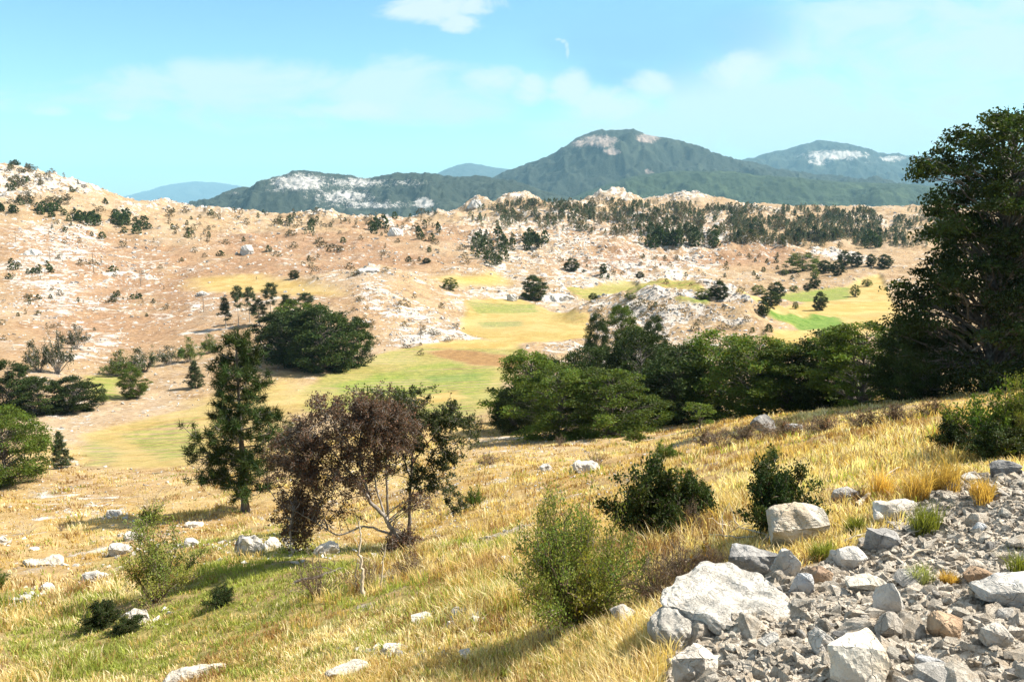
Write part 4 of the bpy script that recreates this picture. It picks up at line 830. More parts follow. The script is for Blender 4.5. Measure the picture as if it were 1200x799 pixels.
# ------------------------------------------------------------------ the pair of trees on the near slope: limbs laid out from the photograph
def limb_tree(label, base_px, limbs, spread, n_tw, per, leaf, mat, bark, seed, r0, depth=1.0, regions=(), hue=.15, density=1.0):
    """limbs: photo polylines on the plane of the foot; regions: photo ellipses that hold twigs and leaves"""
    rng = np.random.default_rng(seed); b = at(*base_px); Y = b[1]; o = thing('tree', label, 'tree', b)
    paths, nodes = [], []
    for pts, ra, rb, dy in limbs:
        P = [on_plane(x, y, Y) - b for x, y in pts]; n = len(P)
        for i, q in enumerate(P): q.y += dy * depth * (i / max(1, n - 1))
        C = chain(P, 5 * n); C[1:-1] += rng.normal(0, .012, (len(C) - 2, 3)); paths.append((C, np.linspace(ra, rb, len(C)))); nodes.append(C[len(C) // 3:])
    N = np.concatenate(nodes); L, A, T = [], [], []
    for (cx, cy, rx, ry, cnt) in regions:
        for _ in range(int(cnt * density)):
            a = rng.uniform(0, 6.28); r = math.sqrt(rng.uniform(0, 1)) * (1 + .25 * math.sin(a * 3 + cx)); e = on_plane(cx + rx * r * math.cos(a), cy + ry * r * math.sin(a), Y) - b; e = np.array(e); e[1] += rng.normal(0, .42) * rx / F_PX * Y * depth
            k = np.argmin(np.linalg.norm(N - e, axis=1) + rng.uniform(0, .5, len(N))); s = N[k]; tw = curve_pts(s, e, rng, 6, .12, .06); d0 = np.linalg.norm(e - s); paths.append((tw, np.linspace(.006 + .008 * d0, .003, 6)))
            for _k in range(n_tw):
                t = rng.uniform(.45, 1); q = np.array([np.interp(t, np.linspace(0, 1, 6), tw[:, j]) for j in range(3)]); d = unit(rng.normal(0, 1, 3) + unit(e - s) * .7); ln = spread * rng.uniform(.4, 1.2); st = curve_pts(q, q + d * ln, rng, 4, .1, .1); paths.append((st, np.linspace(.005, .002, 4)))
                n = int(per * rng.uniform(.4, 1.5)); tt = rng.uniform(.15, 1.05, n); L.append(np.stack([np.interp(tt, np.linspace(0, 1, 4), st[:, j]) for j in range(3)], 1) + rng.normal(0, spread * .13, (n, 3))); A.append(np.repeat(d[None], n, 0)); T.append(tinted(n, rng, .7, 1.35, hue) * rng.uniform(.75, 1.3))
    tv, tf = tubes(paths, 5); obj('trunk', mesh_np('trunk', tv, tf, M[bark], True), o)
    V, F, c = leaf_quads(np.concatenate(L), leaf, rng, .25, .55, np.concatenate(A), np.concatenate(T)); obj('crown', mesh_np('crown', V, F, M[mat], False, {'tint': c}), o)
    return o
limb_tree('leaning tree with rusty brown leaves and pale bare limbs', (474, 652),
    [([(474, 652), (464, 628), (450, 602), (434, 584), (425, 570)], .085, .05, -.2), ([(425, 570), (410, 560), (395, 554), (375, 550), (358, 552)], .04, .012, -.5), ([(434, 584), (424, 560), (418, 530), (424, 500), (430, 478)], .045, .012, .3),
     ([(450, 602), (438, 570), (436, 540), (450, 510)], .035, .01, .6), ([(425, 570), (405, 548), (380, 520), (352, 500)], .03, .008, .2), ([(464, 628), (430, 612), (400, 622), (370, 600), (348, 585)], .04, .012, -.8), ([(418, 530), (400, 505), (380, 480)], .022, .006, -.3), ([(348, 585), (345, 610), (352, 636)], .03, .012, -.9)],
    .32, 8, 14, .072, 'leaf_brown', 'bark_grey', 81, .08, 1.0, [(362, 560, 58, 40, 52), (350, 608, 26, 36, 30), (400, 515, 60, 40, 56), (405, 575, 34, 22, 12), (470, 500, 36, 34, 16), (432, 488, 50, 26, 36), (350, 530, 34, 28, 20), (455, 520, 34, 36, 18), (382, 470, 30, 12, 6), (478, 650, 28, 24, 18), (500, 585, 14, 10, 4)], density=2.0)
limb_tree('slender straight tree with a dark green crown beside the leaning one', (480, 636),
    [([(480, 636), (479, 600), (480, 570), (482, 540), (488, 500), (484, 474)], .075, .015, .6), ([(480, 585), (492, 560), (506, 536), (520, 512)], .04, .01, .4), ([(481, 560), (468, 530), (456, 500)], .03, .01, .5), ([(482, 545), (505, 515), (530, 500), (545, 492)], .025, .006, .2), ([(480, 580), (500, 574), (522, 580), (528, 592)], .02, .006, 0)],
    .30, 8, 15, .080, 'leaf_dusk', 'bark', 82, .07, 1.0, [(505, 520, 46, 50, 72), (515, 560, 34, 24, 14), (480, 485, 42, 24, 36), (530, 500, 22, 18, 9), (530, 590, 14, 14, 5), (448, 540, 22, 34, 12), (462, 470, 20, 12, 8), (535, 468, 12, 6, 2)], density=1.4)
limb_tree('greener treetop showing behind the brown leaning tree', (455, 618), [([(455, 618), (452, 560), (450, 500), (452, 462)], .06, .012, .5)], .30, 6, 13, .095, 'leaf_mid', 'bark', 83, .06, 1.0, [(410, 470, 20, 10, 8), (480, 466, 40, 10, 16), (440, 480, 40, 18, 14)])
# ivy-dark shrub hanging at the foot of the leaning tree
bush_p = {}
bush_p['dark'] = make_bush(91, H=1.5, r=.9, stems=48, twigs=12, per=26, leaf=.065, mat='leaf_dark')
bush_p['dark2'] = make_bush(92, H=1.5, r=1.0, stems=46, twigs=12, per=26, leaf=.07, mat='leaf_dark', start=.15)
bush_p['olive'] = make_bush(93, H=1.8, r=1.45, stems=95, twigs=14, per=22, leaf=.046, mat='leaf_olive', start=.05, up=.9)
bush_p['mid'] = make_bush(94, H=1.2, r=.8, stems=30, twigs=11, per=20, leaf=.06, mat='leaf_mid', start=.15)
bush_p['brown'] = make_bush(95, H=1.2, r=.9, stems=34, twigs=10, per=9, leaf=.05, mat='leaf_brown', bark='twig', bare=.4)
bush_p['withered'] = make_bush(195, H=1.2, r=1.2, stems=40, twigs=10, per=7, leaf=.07, mat='leaf_withered', bark='twig', bare=.2, start=.1)
bush_p['bare'] = make_bush(96, H=1.2, r=.9, stems=30, twigs=12, per=5, leaf=.04, mat='scrub', bark='twig', bare=.8, stemr=.010)
bush_p['tangle'] = make_bush(196, H=1.2, r=1.1, stems=70, twigs=14, per=3, leaf=.05, mat='leaf_withered', bark='twig', bare=.7, stemr=.011, start=.15)
bush_p['straw'] = make_bush(97, H=1.2, r=.8, stems=20, twigs=8, per=2, leaf=.04, mat='scrub', bark='bark_dead', bare=.97, stemr=.008)
bush_p['airy'] = make_bush(98, H=2.2, r=.85, stems=20, twigs=18, per=20, leaf=.052, mat='leaf_olive', bark='twig', start=.3, stemr=.016, up=.8, spread=.05)
BUSHES = [  # kind, column, foot, top, width, name, label
 ('olive', 676, 734, 566, 196, 'bush', 'large yellow green bush in the middle of the near slope'), ('dark', 764, 640, 522, 128, 'bush', 'dark green bush behind the large yellow green one'), ('dark2', 912, 622, 526, 112, 'bush', 'dark glossy bush above the cream boulder'),
 ('dark', 806, 600, 545, 46, 'bush', 'thin upright dark bush leaning off the dark green one'), ('mid', 780, 545, 514, 44, 'bush', 'small green bush among the dead brush below the grove'), ('airy', 184, 704, 592, 92, 'sapling', 'airy yellow green sapling with thin stems on the left slope'),
 ('dark', 120, 738, 700, 60, 'bush', 'low dark bush at the foot of the airy sapling'), ('dark', 148, 742, 722, 46, 'bush', 'low leafy bush over the grey stone by the sapling'), ('dark2', 262, 708, 684, 44, 'bush', 'low dark bush in the shade of the leaning tree'),
 ('bare', 372, 700, 642, 96, 'dead_brush', 'tangle of grey twigs under the leaning tree'), ('brown', 482, 672, 636, 52, 'bush', 'brown-leaved bush round the foot of the leaning tree'), ('bare', 430, 690, 652, 60, 'dead_brush', 'thin dead twigs beside the pale dead stems'),
 ('mid', 556, 594, 570, 28, 'bush', 'small bush on the slope right of the slender tree'), ('bare', 540, 596, 574, 18, 'dead_brush', 'small twiggy bush under the slender tree crown'), ('bare', 656, 522, 508, 26, 'dead_brush', 'low grey brush at the grove foot'), ('bare', 562, 506, 486, 52, 'dead_brush', 'fallen grey brush at the field edge left of the grove'),
 ('mid', 172, 612, 594, 24, 'bush', 'small bush on the left meadow below the lone pine'), ('straw', 176, 604, 566, 54, 'dead_brush', 'bleached leafless brush on the left meadow'), ('straw', 30, 626, 604, 44, 'dead_brush', 'bleached leafless brush near the frame edge'), ('bare', 72, 622, 610, 18, 'dead_brush', 'small brown twigs on the left meadow'),
 ('mid', -2, 692, 660, 26, 'bush', 'green bush cut by the frame edge low on the left'), ('brown', 570, 545, 528, 40, 'bush', 'low brown bush on the bare slope below the grove'),
 ('bare', 700, 548, 524, 40, 'dead_brush', 'brown brush beside the small grey rock under the grove'), ('tangle', 800, 684, 622, 96, 'dead_brush', 'dark tangle of dead twigs above the bedrock'), ('tangle', 835, 668, 632, 74, 'dead_brush', 'brown dead twigs by the dark grey boulder'), ('tangle', 770, 704, 640, 84, 'dead_brush', 'dead twigs between the large bush and the bedrock'),
 ('tangle', 806, 628, 580, 80, 'dead_brush', 'dry stalks between the two dark bushes'), ('brown', 1008, 590, 566, 30, 'bush', 'small dry bush by the dark rocks on the bank'),
 ('bare', 845, 525, 503, 76, 'dead_brush', 'dead brown brush left of the dark boulder below the grove'), ('bare', 900, 514, 494, 60, 'dead_brush', 'dead brush around the dark boulder'), ('bare', 950, 507, 488, 66, 'dead_brush', 'dead brush uphill of the dark boulder'), ('bare', 1005, 500, 482, 66, 'dead_brush', 'dead brush halfway up the slope edge'), ('bare', 1060, 492, 474, 60, 'dead_brush', 'dead brush near the shrubs at the slope edge'),
 ('mid', 1165, 535, 440, 110, 'bush', 'big leafy bush on the bank under the huge tree'), ('dark2', 1120, 530, 478, 62, 'bush', 'dark bush at the front of the bank'), ('olive', 1205, 528, 432, 84, 'bush', 'yellow green bush at the edge of the view on the bank'), ('dark', 1170, 540, 490, 90, 'bush', 'low dark bush in front of the big leafy bush'), ('brown', 1082, 470, 455, 40, 'bush', 'low brown bush at the foot of the huge tree'),
 ('withered', 830, 522, 498, 70, 'withered_brush', 'low brown withered brush beside the dark boulder'), ('withered', 872, 517, 493, 74, 'withered_brush', 'low brown withered brush just downhill of the dark boulder'), ('withered', 925, 511, 489, 76, 'withered_brush', 'low brown withered brush between the dark boulder and the bluish one'), ('withered', 968, 506, 483, 70, 'withered_brush', 'low brown withered brush uphill of the bluish boulder'), ('withered', 1012, 500, 477, 72, 'withered_brush', 'low brown withered brush halfway along the slope edge'), ('withered', 1050, 494, 472, 66, 'withered_brush', 'low brown withered brush three quarters along the slope edge'), ('withered', 1090, 487, 465, 60, 'withered_brush', 'low brown withered brush nearest the bank shrubs'), 
 ('olive', 905, 540, 520, 20, 'bush', 'upright yellow sprig behind the dark glossy bush')]
for k, cx, base, top, wpx, nm, lab in BUSHES:
    p, w, h = size_px(cx, base, top, wpx); plant(nm, bush_p[k], lab, nm.replace('_', ' '), p, w, h, RZ.uniform(0, 6.28), None, .02)
p, w, h = size_px(826, 668, 634, 60); plant('bush', make_bush(99, H=.6, r=.6, stems=14, twigs=7, per=14, leaf=.07, mat='leaf_yellow'), 'yellow autumn leaves on a low plant beside the dark grey boulder', 'plant', p, w * .6, h * .9)

def stick(name, label, cat, pts, r0, r1, mat, lift=0.0, seed=0, fork=None, upright=False, twigs=0):
    """a bent branch or dead stem; pts are photo positions"""
    rng = np.random.default_rng(seed); b = at(*pts[0]); P = []
    for i, (x, y) in enumerate(pts):
        if upright: q = on_plane(x, y, b[1] + .05 * i) if i else b
        else: q = at(x, y) + Vector((0, 0, lift if 0 < i < len(pts) - 1 else lift * .4 + r0))
        P.append(q - b)
    C = chain(P, 4 * len(P)); C[1:-1] += rng.normal(0, r0 * .35, (len(C) - 2, 3)); paths = [(C, np.linspace(r0, r1, len(C)) * rng.uniform(.85, 1.15, len(C)))]
    for f in range(twigs):
        k = rng.integers(len(C) // 3, len(C)); d = unit(rng.normal(0, 1, 3) + np.array([0, 0, .6]) + unit(C[-1] - C[0]) * .5); paths.append((curve_pts(C[k], C[k] + d * rng.uniform(.2, .6) * np.linalg.norm(C[-1] - C[0]) * .5, rng, 5, .1, .1), np.linspace(r1 * .8, r1 * .25, 5)))
    v, f = tubes(paths, 6); return tag(obj(name, mesh_np(name, v, f, M[mat], True), loc=b), label, cat)
stick('dead_sapling', 'pale bare crooked stem standing under the leaning tree', 'dead sapling', [(426, 700), (424, 684), (426, 668), (420, 650), (423, 630), (421, 610)], .045, .012, 'bark_dead', seed=1, upright=True, twigs=4)
stick('dead_sapling', 'thin straight bleached stem right of the crooked one', 'dead sapling', [(446, 692), (448, 672), (449, 655), (453, 637)], .028, .010, 'bark_dead', seed=2, upright=True, twigs=2)
stick('dead_sapling', 'short bare stem left of the crooked pale one', 'dead sapling', [(419, 692), (416, 672), (420, 654)], .02, .008, 'bark_pale', seed=3, upright=True, twigs=2)
stick('fallen_branch', 'dark fallen branch lying under the leaning tree', 'branch', [(345, 686), (375, 680), (400, 670), (418, 664)], .04, .02, 'bark', .12, 4, twigs=3)
stick('fallen_branch', 'pale fallen branch on the dry slope left of the large bush', 'branch', [(562, 634), (585, 631), (605, 626)], .05, .02, 'bark_dead', .06, 5)
stick('fallen_branch', 'straight pale branch propped across the dead twigs by the bedrock', 'branch', [(772, 686), (795, 672), (818, 662), (830, 656)], .022, .012, 'bark_dead', .10, 6)
stick('fallen_branch', 'long thin bleached branch lying across the dry brush', 'branch', [(812, 620), (840, 622), (868, 628), (905, 634)], .016, .010, 'bark_dead', .12, 7, twigs=5)
stick('fallen_branch', 'second thin bleached branch just below the long one', 'branch', [(805, 636), (835, 634), (862, 638), (885, 634)], .014, .008, 'bark_pale', .10, 8, twigs=5)
stick('fallen_branch', 'short dead log with peeling bark beside the cream boulder', 'log', [(895, 636), (908, 634), (922, 632)], .05, .04, 'bark_dead', .03, 9)
stick('fallen_branch', 'bleached forked branch lying on the bank by the dark rocks', 'branch', [(1003, 598), (1015, 588), (1030, 572), (1036, 562)], .04, .02, 'bark_dead', .06, 10, twigs=3)

for i, (pts, lab) in enumerate([([(780, 668), (806, 660), (836, 652)], 'thin grey stick in the twig tangle above the bedrock'), ([(1048, 640), (1066, 630), (1088, 626)], 'grey stick across the gravel below the round tuft'), ([(1058, 660), (1082, 650), (1104, 654)], 'curved dry stick on the gravel above the grey green tuft'),
                              ([(770, 700), (790, 690), (800, 676)], 'short pale stick at the grass edge of the bedrock'), ([(985, 640), (1004, 634), (1030, 628)], 'dark stick under the green tuft on the bank')]):
    stick('fallen_branch', lab, 'stick', pts, .014, .006, 'bark_pale' if i % 2 else 'bark_dead', .06, 40 + i, twigs=3)

# ------------------------------------------------------------------ rocks
def rock_mesh(name, seed, dims=(1, .8, .6), npts=16, sub=0, disp=.06, mat='stone_grey', flatbase=True, layers=0.0):
    rng = np.random.default_rng(seed); bm = bmesh.new()
    P = unit(rng.normal(0, 1, (npts, 3))) * rng.uniform(.75, 1.0, (npts, 1)); P = np.sign(P) * np.abs(P) ** .75
    for q in P: bm.verts.new((q[0] * dims[0] * .5, q[1] * dims[1] * .5, q[2] * dims[2] * .5))
    r = bmesh.ops.convex_hull(bm, input=bm.verts[:]); junk = [v for v in bm.verts if not v.link_faces]
    if junk: bmesh.ops.delete(bm, geom=junk, context='VERTS')
    bmesh.ops.recalc_face_normals(bm, faces=bm.faces[:])
    if sub:
        bmesh.ops.subdivide_edges(bm, edges=bm.edges[:], cuts=1, use_grid_fill=True, smooth=.12)
        for _ in range(sub - 1): bmesh.ops.subdivide_edges(bm, edges=bm.edges[:], cuts=1, use_grid_fill=True, smooth=.0)
        bmesh.ops.triangulate(bm, faces=bm.faces[:]); bm.normal_update(); s = max(dims)
        co = np.array([v.co[:] for v in bm.verts]); no = np.array([v.normal[:] for v in bm.verts])
        d = fbm(co[:, 0] / s * 3.1 + co[:, 2] / s * 2.3 + seed, co[:, 1] / s * 3.1 - co[:, 2] / s * 2.7, 5, seed, .6) * disp * s
        if layers: d += layers * s * (np.abs(((co[:, 2] / s * 6 + co[:, 0] / s * 4.5 - co[:, 1] / s * 3 + 1.1 * fbm(co[:, 0] / s * 3, co[:, 1] / s * 3, 3, seed)) % 1) - .5) - .25)
        for v, dd, nn in zip(bm.verts, d, no): v.co = v.co + Vector(nn * dd)
    me = bpy.data.meshes.new(name); bm.to_mesh(me); bm.free(); me.materials.append(M[mat]); return me
def boulder(label, cx, cy, wpx, hpx, mat, seed, deep=.8, tilt=0.0, cat='boulder', name='boulder', layers=0.0, rz=None, sink=.3, npts=None):
    """cx, cy: middle of the foot in the photo"""
    p = at(cx, cy); Y = p[1]; w = wpx / F_PX * Y * (.85 if cx < 560 else 1); h = hpx / F_PX * Y; far_ = cx < 720 and cy < 780; me = rock_mesh(name, seed, (w * 1.15, w * deep, h * 1.7), npts or (34 if far_ else 15), 4 if wpx > 40 else 3, .12 if far_ else .06, mat, layers=layers)
    o = obj(name, me, loc=(p[0], p[1] + w * deep * .3, p[2] + h * .85 - h * (sink + (.5 if cx < 560 else .15)))); o.rotation_euler = (tilt, 0, RZ.uniform(-.3, .3) if rz is None else rz); return tag(o, label, cat)
ROCKS = [
 ('big fissured rock with dark side and white crown under the pine', 290, 650, 42, 26, 'stone_white', 201, .7, dict(layers=.05)), ('dark weathered rock leaning on the white-crowned rock', 283, 646, 22, 22, 'stone_dark', 202, .7, {}), ('low white rock at the right foot of the fissured rock', 318, 644, 24, 14, 'stone_white', 203, .8, {}),
 ('flat grey rock beside the hanging brown branches', 382, 650, 36, 13, 'stone_grey', 204, .8, {}), ('white pointed rock in the dry grass left of the large bush', 540, 726, 30, 18, 'stone_white', 205, .7, dict(tilt=.3)), ('long pale slab sunk in the grass at the bottom of the view', 232, 796, 104, 18, 'stone_cream', 206, .35, dict(rz=.35)),
 ('pale slab beside the grass tufts at the bottom of the view', 408, 794, 70, 18, 'stone_cream', 207, .5, dict(rz=.35)), ('small pale stone behind the bottom slab', 462, 764, 34, 9, 'stone_white', 208, .7, {}), ('flat white rock on the left meadow below the sapling top', 108, 682, 32, 13, 'stone_white', 209, .8, {}),
 ('white ledge behind the airy sapling', 140, 650, 34, 16, 'stone_white', 210, .7, {}), ('upper white stone on the ledge behind the sapling', 152, 634, 22, 12, 'stone_white', 211, .7, {}), ('white stone right of the sapling crown', 222, 640, 24, 9, 'stone_white', 212, .8, {}), ('pale flat stone above the airy sapling', 226, 618, 26, 8, 'stone_cream', 213, .8, {}),
 ('long pale ledge on the left meadow', 44, 664, 62, 9, 'stone_cream', 214, .5, dict(rz=.2)), ('small white block left of the flat white rock', 54, 692, 18, 11, 'stone_white', 215, .8, {}), ('small cream block lowest on the left meadow', 28, 706, 16, 10, 'stone_cream', 216, .8, {}), ('white and dark block alone on the upper left meadow', 132, 605, 20, 9, 'stone_white', 217, .8, {}),
 ('white stone at the frame edge on the left meadow', 2, 636, 14, 10, 'stone_white', 218, .8, {}), ('grey stone under the low leafy bush', 162, 730, 30, 18, 'stone_grey', 219, .7, {}), ('dark grey boulder standing in the dead brush below the grove', 896, 509, 32, 20, 'stone_dark', 220, .8, {}), ('low bluish boulder right of the dark standing one', 932, 506, 24, 8, 'stone_blue', 221, .8, {}),
 ('flat grey rock on the bare slope below the grove', 688, 554, 32, 10, 'stone_grey', 222, .8, {}), ('pale rock left of the flat grey one', 640, 553, 14, 8, 'stone_white', 223, .8, {}), ('stone at the foot of the slope grass beside the large bush', 592, 664, 20, 10, 'stone_grey', 224, .8, {}), ('white stone just left of the large bush', 584, 690, 14, 8, 'stone_white', 225, .8, {}),
 ('big cream boulder above the dark grey one', 936, 640, 82, 42, 'stone_cream', 226, .7, dict(npts=14, rz=.1)), ('dark grey fissured boulder under the cream one', 888, 682, 72, 44, 'stone_dark', 227, .7, dict(layers=.04, rz=.2)), ('white rounded rock touching the dark grey boulder', 922, 676, 34, 30, 'stone_white', 228, .7, {}),
 ('wide ribbed bedrock slab on top of the broken stone', 862, 726, 160, 13, 'stone_rib', 229, 1.2, dict(layers=.04, rz=.5, sink=.55, npts=44)), ('ribbed bedrock shoulder sloping to the grass', 806, 752, 92, 26, 'stone_rib', 230, .9, dict(layers=.06, rz=.3, npts=36)), ('blue grey angular block on the broken stone', 942, 700, 38, 24, 'stone_blue', 231, .7, dict(npts=9)),
 ('mossy grey boulder at the edge of the tall grass', 730, 738, 40, 28, 'stone_grey', 232, .8, {}), ('cream block between the mossy boulder and the bedrock', 782, 762, 28, 26, 'stone_cream', 233, .8, dict(npts=10)), ('big grey boulder at the bottom corner of the tall grass', 812, 806, 66, 46, 'stone_grey', 234, .7, dict(npts=13)),
 ('big cream block with a brown shaded side at the bottom of the broken stone', 1010, 812, 96, 62, 'stone_cream', 235, .8, dict(npts=10, rz=.6)), ('grey wedge-shaped stone behind the big cream block', 1052, 752, 52, 34, 'stone_grey', 236, .7, dict(npts=9, rz=.4)), ('brownish rounded stone lying on the gravel', 1112, 752, 46, 28, 'stone_tan', 237, .8, dict(npts=26)),
 ('white peaked stone behind the grey wedge', 1044, 722, 42, 34, 'stone_white', 238, .7, dict(npts=9)), ('flat cream slab left of the white peaked stone', 1020, 700, 58, 20, 'stone_cream', 239, .7, dict(npts=10)), ('white stone at the upper edge of the broken stone', 996, 668, 46, 22, 'stone_white', 240, .7, {}), ('pinkish grey stone below the white upper stone', 962, 686, 32, 20, 'stone_tan', 241, .8, {}),
 ('large pale rock by the gravel at the edge of the view', 1190, 712, 84, 36, 'stone_white', 242, .8, dict(rz=-.3)), ('dark flat stone under the green tuft on the bank', 1040, 646, 50, 22, 'stone_dark', 243, .8, {}), ('pale slab along the top of the bank', 1050, 612, 70, 18, 'stone_grey', 244, .5, dict(rz=.3)), ('dark cracked rocks in the grass on the bank', 992, 592, 38, 18, 'stone_dark', 245, .8, {}),
 ('orange-stained stone on the gravel', 1150, 684, 46, 18, 'stone_tan', 246, .8, {}), ('white block in the middle of the broken stone', 968, 770, 46, 28, 'stone_white', 247, .8, dict(npts=10)), ('grey stone leaning in the gravel right of the rounded one', 1170, 762, 44, 26, 'stone_grey', 248, .8, {}), ('pale stone below the bluish block', 905, 768, 40, 22, 'stone_white', 249, .8, dict(npts=10)),
 ('grey slab half buried on the far bank by the leafy bush', 1185, 560, 40, 16, 'stone_dark', 250, .8, {}), ('small bluish pebble on the gravel bank', 1150, 626, 16, 10, 'stone_blue', 251, .8, {}), ('grey block at the edge of the gravel by the bottom frame', 1090, 796, 44, 26, 'stone_blue', 252, .8, dict(npts=10))]
for lab, cx, cy, wpx, hpx, mat, seed, deep, kw in ROCKS: boulder(lab, cx, min(cy, 830), wpx, hpx, mat, seed, deep, **kw)
# outcrops far off
for lab, cx, cy, wpx, hpx, seed in [('pale square outcrop on the ridge above the small wood', 557, 244, 22, 10, 301), ('white outcrop on the hillside below the ragged clump', 288, 299, 18, 12, 302), ('low white ledge on the hillside by the lowest pole', 236, 347, 18, 5, 303), ('white ledge above the dense clump', 430, 320, 30, 5, 304), ('white rocks at the foot of the field tree', 600, 353, 16, 8, 305),
                                 ('long white ledge beside the field tree', 655, 354, 50, 7, 306), ('white outcrop on the brown ridge left of the small wood', 462, 277, 22, 10, 307), ('stony outcrop on the left hillside by the bushes', 32, 300, 26, 6, 308)]:
    p = at(cx, cy); Y = p[1]; w, h = wpx / F_PX * Y, hpx / F_PX * Y; o = obj('rock_outcrop', rock_mesh('rock_outcrop', seed, (w, w * .8, h * 1.7), 18, 4, .10, 'stone_white', layers=.03), loc=(p[0], p[1] + w * .3, p[2] + h * .25)); tag(o, lab, 'rock outcrop')

# broken stone by the road: the larger pieces one by one, the gravel as one
rngR = np.random.default_rng(7)
chips = [rock_mesh('stone', 400 + i, (1, rngR.uniform(.6, .95), rngR.uniform(.4, .8)), int(rngR.integers(9, 17)), 2, .07, ['rubble', 'stone_grey', 'rubble', 'stone_cream', 'rubble', 'stone_white', 'stone_dark', 'rubble'][i % 8]) for i in range(16)]
def in_rubble(n, wide=1.35):
    lo, hi = RUBBLE.min(0), RUBBLE.max(0); x = rngR.uniform(max(lo[0], 0), min(hi[0], 13), n * 5); y = rngR.uniform(max(lo[1], 2.2), min(hi[1], 14), n * 5); k = inside_px(RUBBLE, x, y) & (x / y < wide); return x[k][:n], y[k][:n]
xs, ys = in_rubble(255, .74); zs = ground_z(xs, ys)
for x, y, z in zip(xs, ys, zs):
    s = float(np.clip(rngR.lognormal(math.log(.125), .45), .06, .34)); o = obj('stone', chips[rngR.integers(16)]); o.location = (x, y, z + s * rngR.uniform(.05, .22)); o.scale = (s, s, s * rngR.uniform(.8, 1.1)); o.rotation_euler = (rngR.normal(0, .4), rngR.normal(0, .4), rngR.uniform(0, 6.28))
    tag(o, 'broken grey stone lying in the rubble on the bank', 'stone', 'broken stones in the rubble')
def scatter_stones(name, x, y, s, mat, seed, lift=.15):
    """many little angular stones in one mesh"""
    rng = np.random.default_rng(seed); n = len(x); z = ground_z(x, y); Vs, Fs = [], []
    shapes = []
    for i in range(6):
        me = rock_mesh('tmp', 900 + i, (1, .8, .65), 9, 0); v = np.array([q.co[:] for q in me.vertices]); bmesh_f = []
        for pl in me.polygons:
            q = list(pl.vertices)
            for k in range(1, len(q) - 1): bmesh_f.append([q[0], q[k], q[k + 1]])
        shapes.append((v, np.array(bmesh_f))); bpy.data.meshes.remove(me)
    base = 0
    for i, (v, f) in enumerate(shapes):
        idx = np.arange(i, n, 6); m = len(idx); a = rng.uniform(0, 6.28, m); b = rng.normal(0, .5, m); ca, sa, cb, sb = np.cos(a), np.sin(a), np.cos(b), np.sin(b)
        vx, vy, vz = v[None, :, 0], v[None, :, 1] * cb[:, None] - v[None, :, 2] * sb[:, None], v[None, :, 1] * sb[:, None] + v[None, :, 2] * cb[:, None]
        X = vx * ca[:, None] - vy * sa[:, None]; Yv = vx * sa[:, None] + vy * ca[:, None]; S = s[idx][:, None]
        Vs.append(np.stack([X * S + x[idx][:, None], Yv * S + y[idx][:, None], vz * S + (z[idx] + s[idx] * lift)[:, None]], -1).reshape(-1, 3)); Fs.append((f[None] + (np.arange(m) * len(v))[:, None, None]).reshape(-1, 3) + base); base += m * len(v)
    tag(obj(name, mesh_np(name, np.concatenate(Vs), np.concatenate(Fs), M[mat], False)), kind='stuff')
mx_, my_ = in_rubble(4600); scatter_stones('rubble', mx_, my_, np.clip(rngR.lognormal(math.log(.085), .4, len(mx_)), .05, .22), 'rubble', 4, .12)
gx, gy = in_rubble(27000); scatter_stones('gravel', gx, gy, np.clip(rngR.lognormal(math.log(.035), .55, len(gx)), .012, .12), 'rubble', 5)
# limestone pieces strewn over the slopes and hills
def strewn():
    px = rngR.uniform(-20, 1050, 26000); py = rngR.uniform(236, 640, 26000); W = hit(px, py); rk = zone(Z1, 2, W[:, 0], W[:, 1]); cu = zone(Z2, 0, W[:, 0], W[:, 1])
    keep = (rngR.uniform(0, 1, len(px)) < (rk * .85 + .02) ** 1.3 * (1 - cu)) & (fbm(W[:, 0] / 14, W[:, 1] / 14, 3, 66) > -.12 - rk * .15) & (W[:, 1] < 1100); W = W[keep]
    s = np.clip(rngR.lognormal(math.log(1.9), .5, len(W)), .6, 5) / F_PX * W[:, 1] * (1.25); s = np.clip(s, .12, 2.6); return W, s
def ledge_stones():
    pts = []
    for lab, cx, cy, wpx, hpx, *_ in ROCKS:
        if cx < 720 and cy < 780:
            n = 26; pts.append(np.stack([cx + rngR.normal(0, wpx * .9, n), cy + rngR.normal(0, max(4, hpx * .35), n)], 1))
    P = np.concatenate(pts); P = P[P[:, 1] < 800]; W = hit(P[:, 0], P[:, 1]); return W, np.clip(rngR.lognormal(math.log(.16), .5, len(W)), .06, .5)
Wl, sl = ledge_stones(); scatter_stones('limestone_scatter', Wl[:, 0], Wl[:, 1], sl, 'stone_white', 8, .05)
def outcrops():
    px = rngR.uniform(-20, 1060, 30000); py = rngR.uniform(186, 420, 30000); W = hit(px, py); rk = zone(Z1, 2, W[:, 0], W[:, 1]); cu = zone(Z2, 0, W[:, 0], W[:, 1])
    k = (W[:, 1] > 150) & (W[:, 1] < 1100) & (cu < .1) & (rngR.uniform(0, 1, len(px)) < rk ** 2) & (ridged(W[:, 0] / 30, W[:, 1] / 45, 3, 67) > .60 - .12 * rk); W = W[k][:5200]
    return W, np.clip(rngR.lognormal(math.log(3.0), .5, len(W)), 1.3, 8) / F_PX * W[:, 1]
Wo, so = outcrops(); print('outcrop stones', len(Wo)); scatter_stones('limestone_scatter', Wo[:, 0], Wo[:, 1], np.clip(so, .3, 5.0), 'stone_pale', 9, -.02)
W, s = strewn(); scatter_stones('limestone_scatter', W[:, 0], W[:, 1], s, 'stone_white', 6, .08)

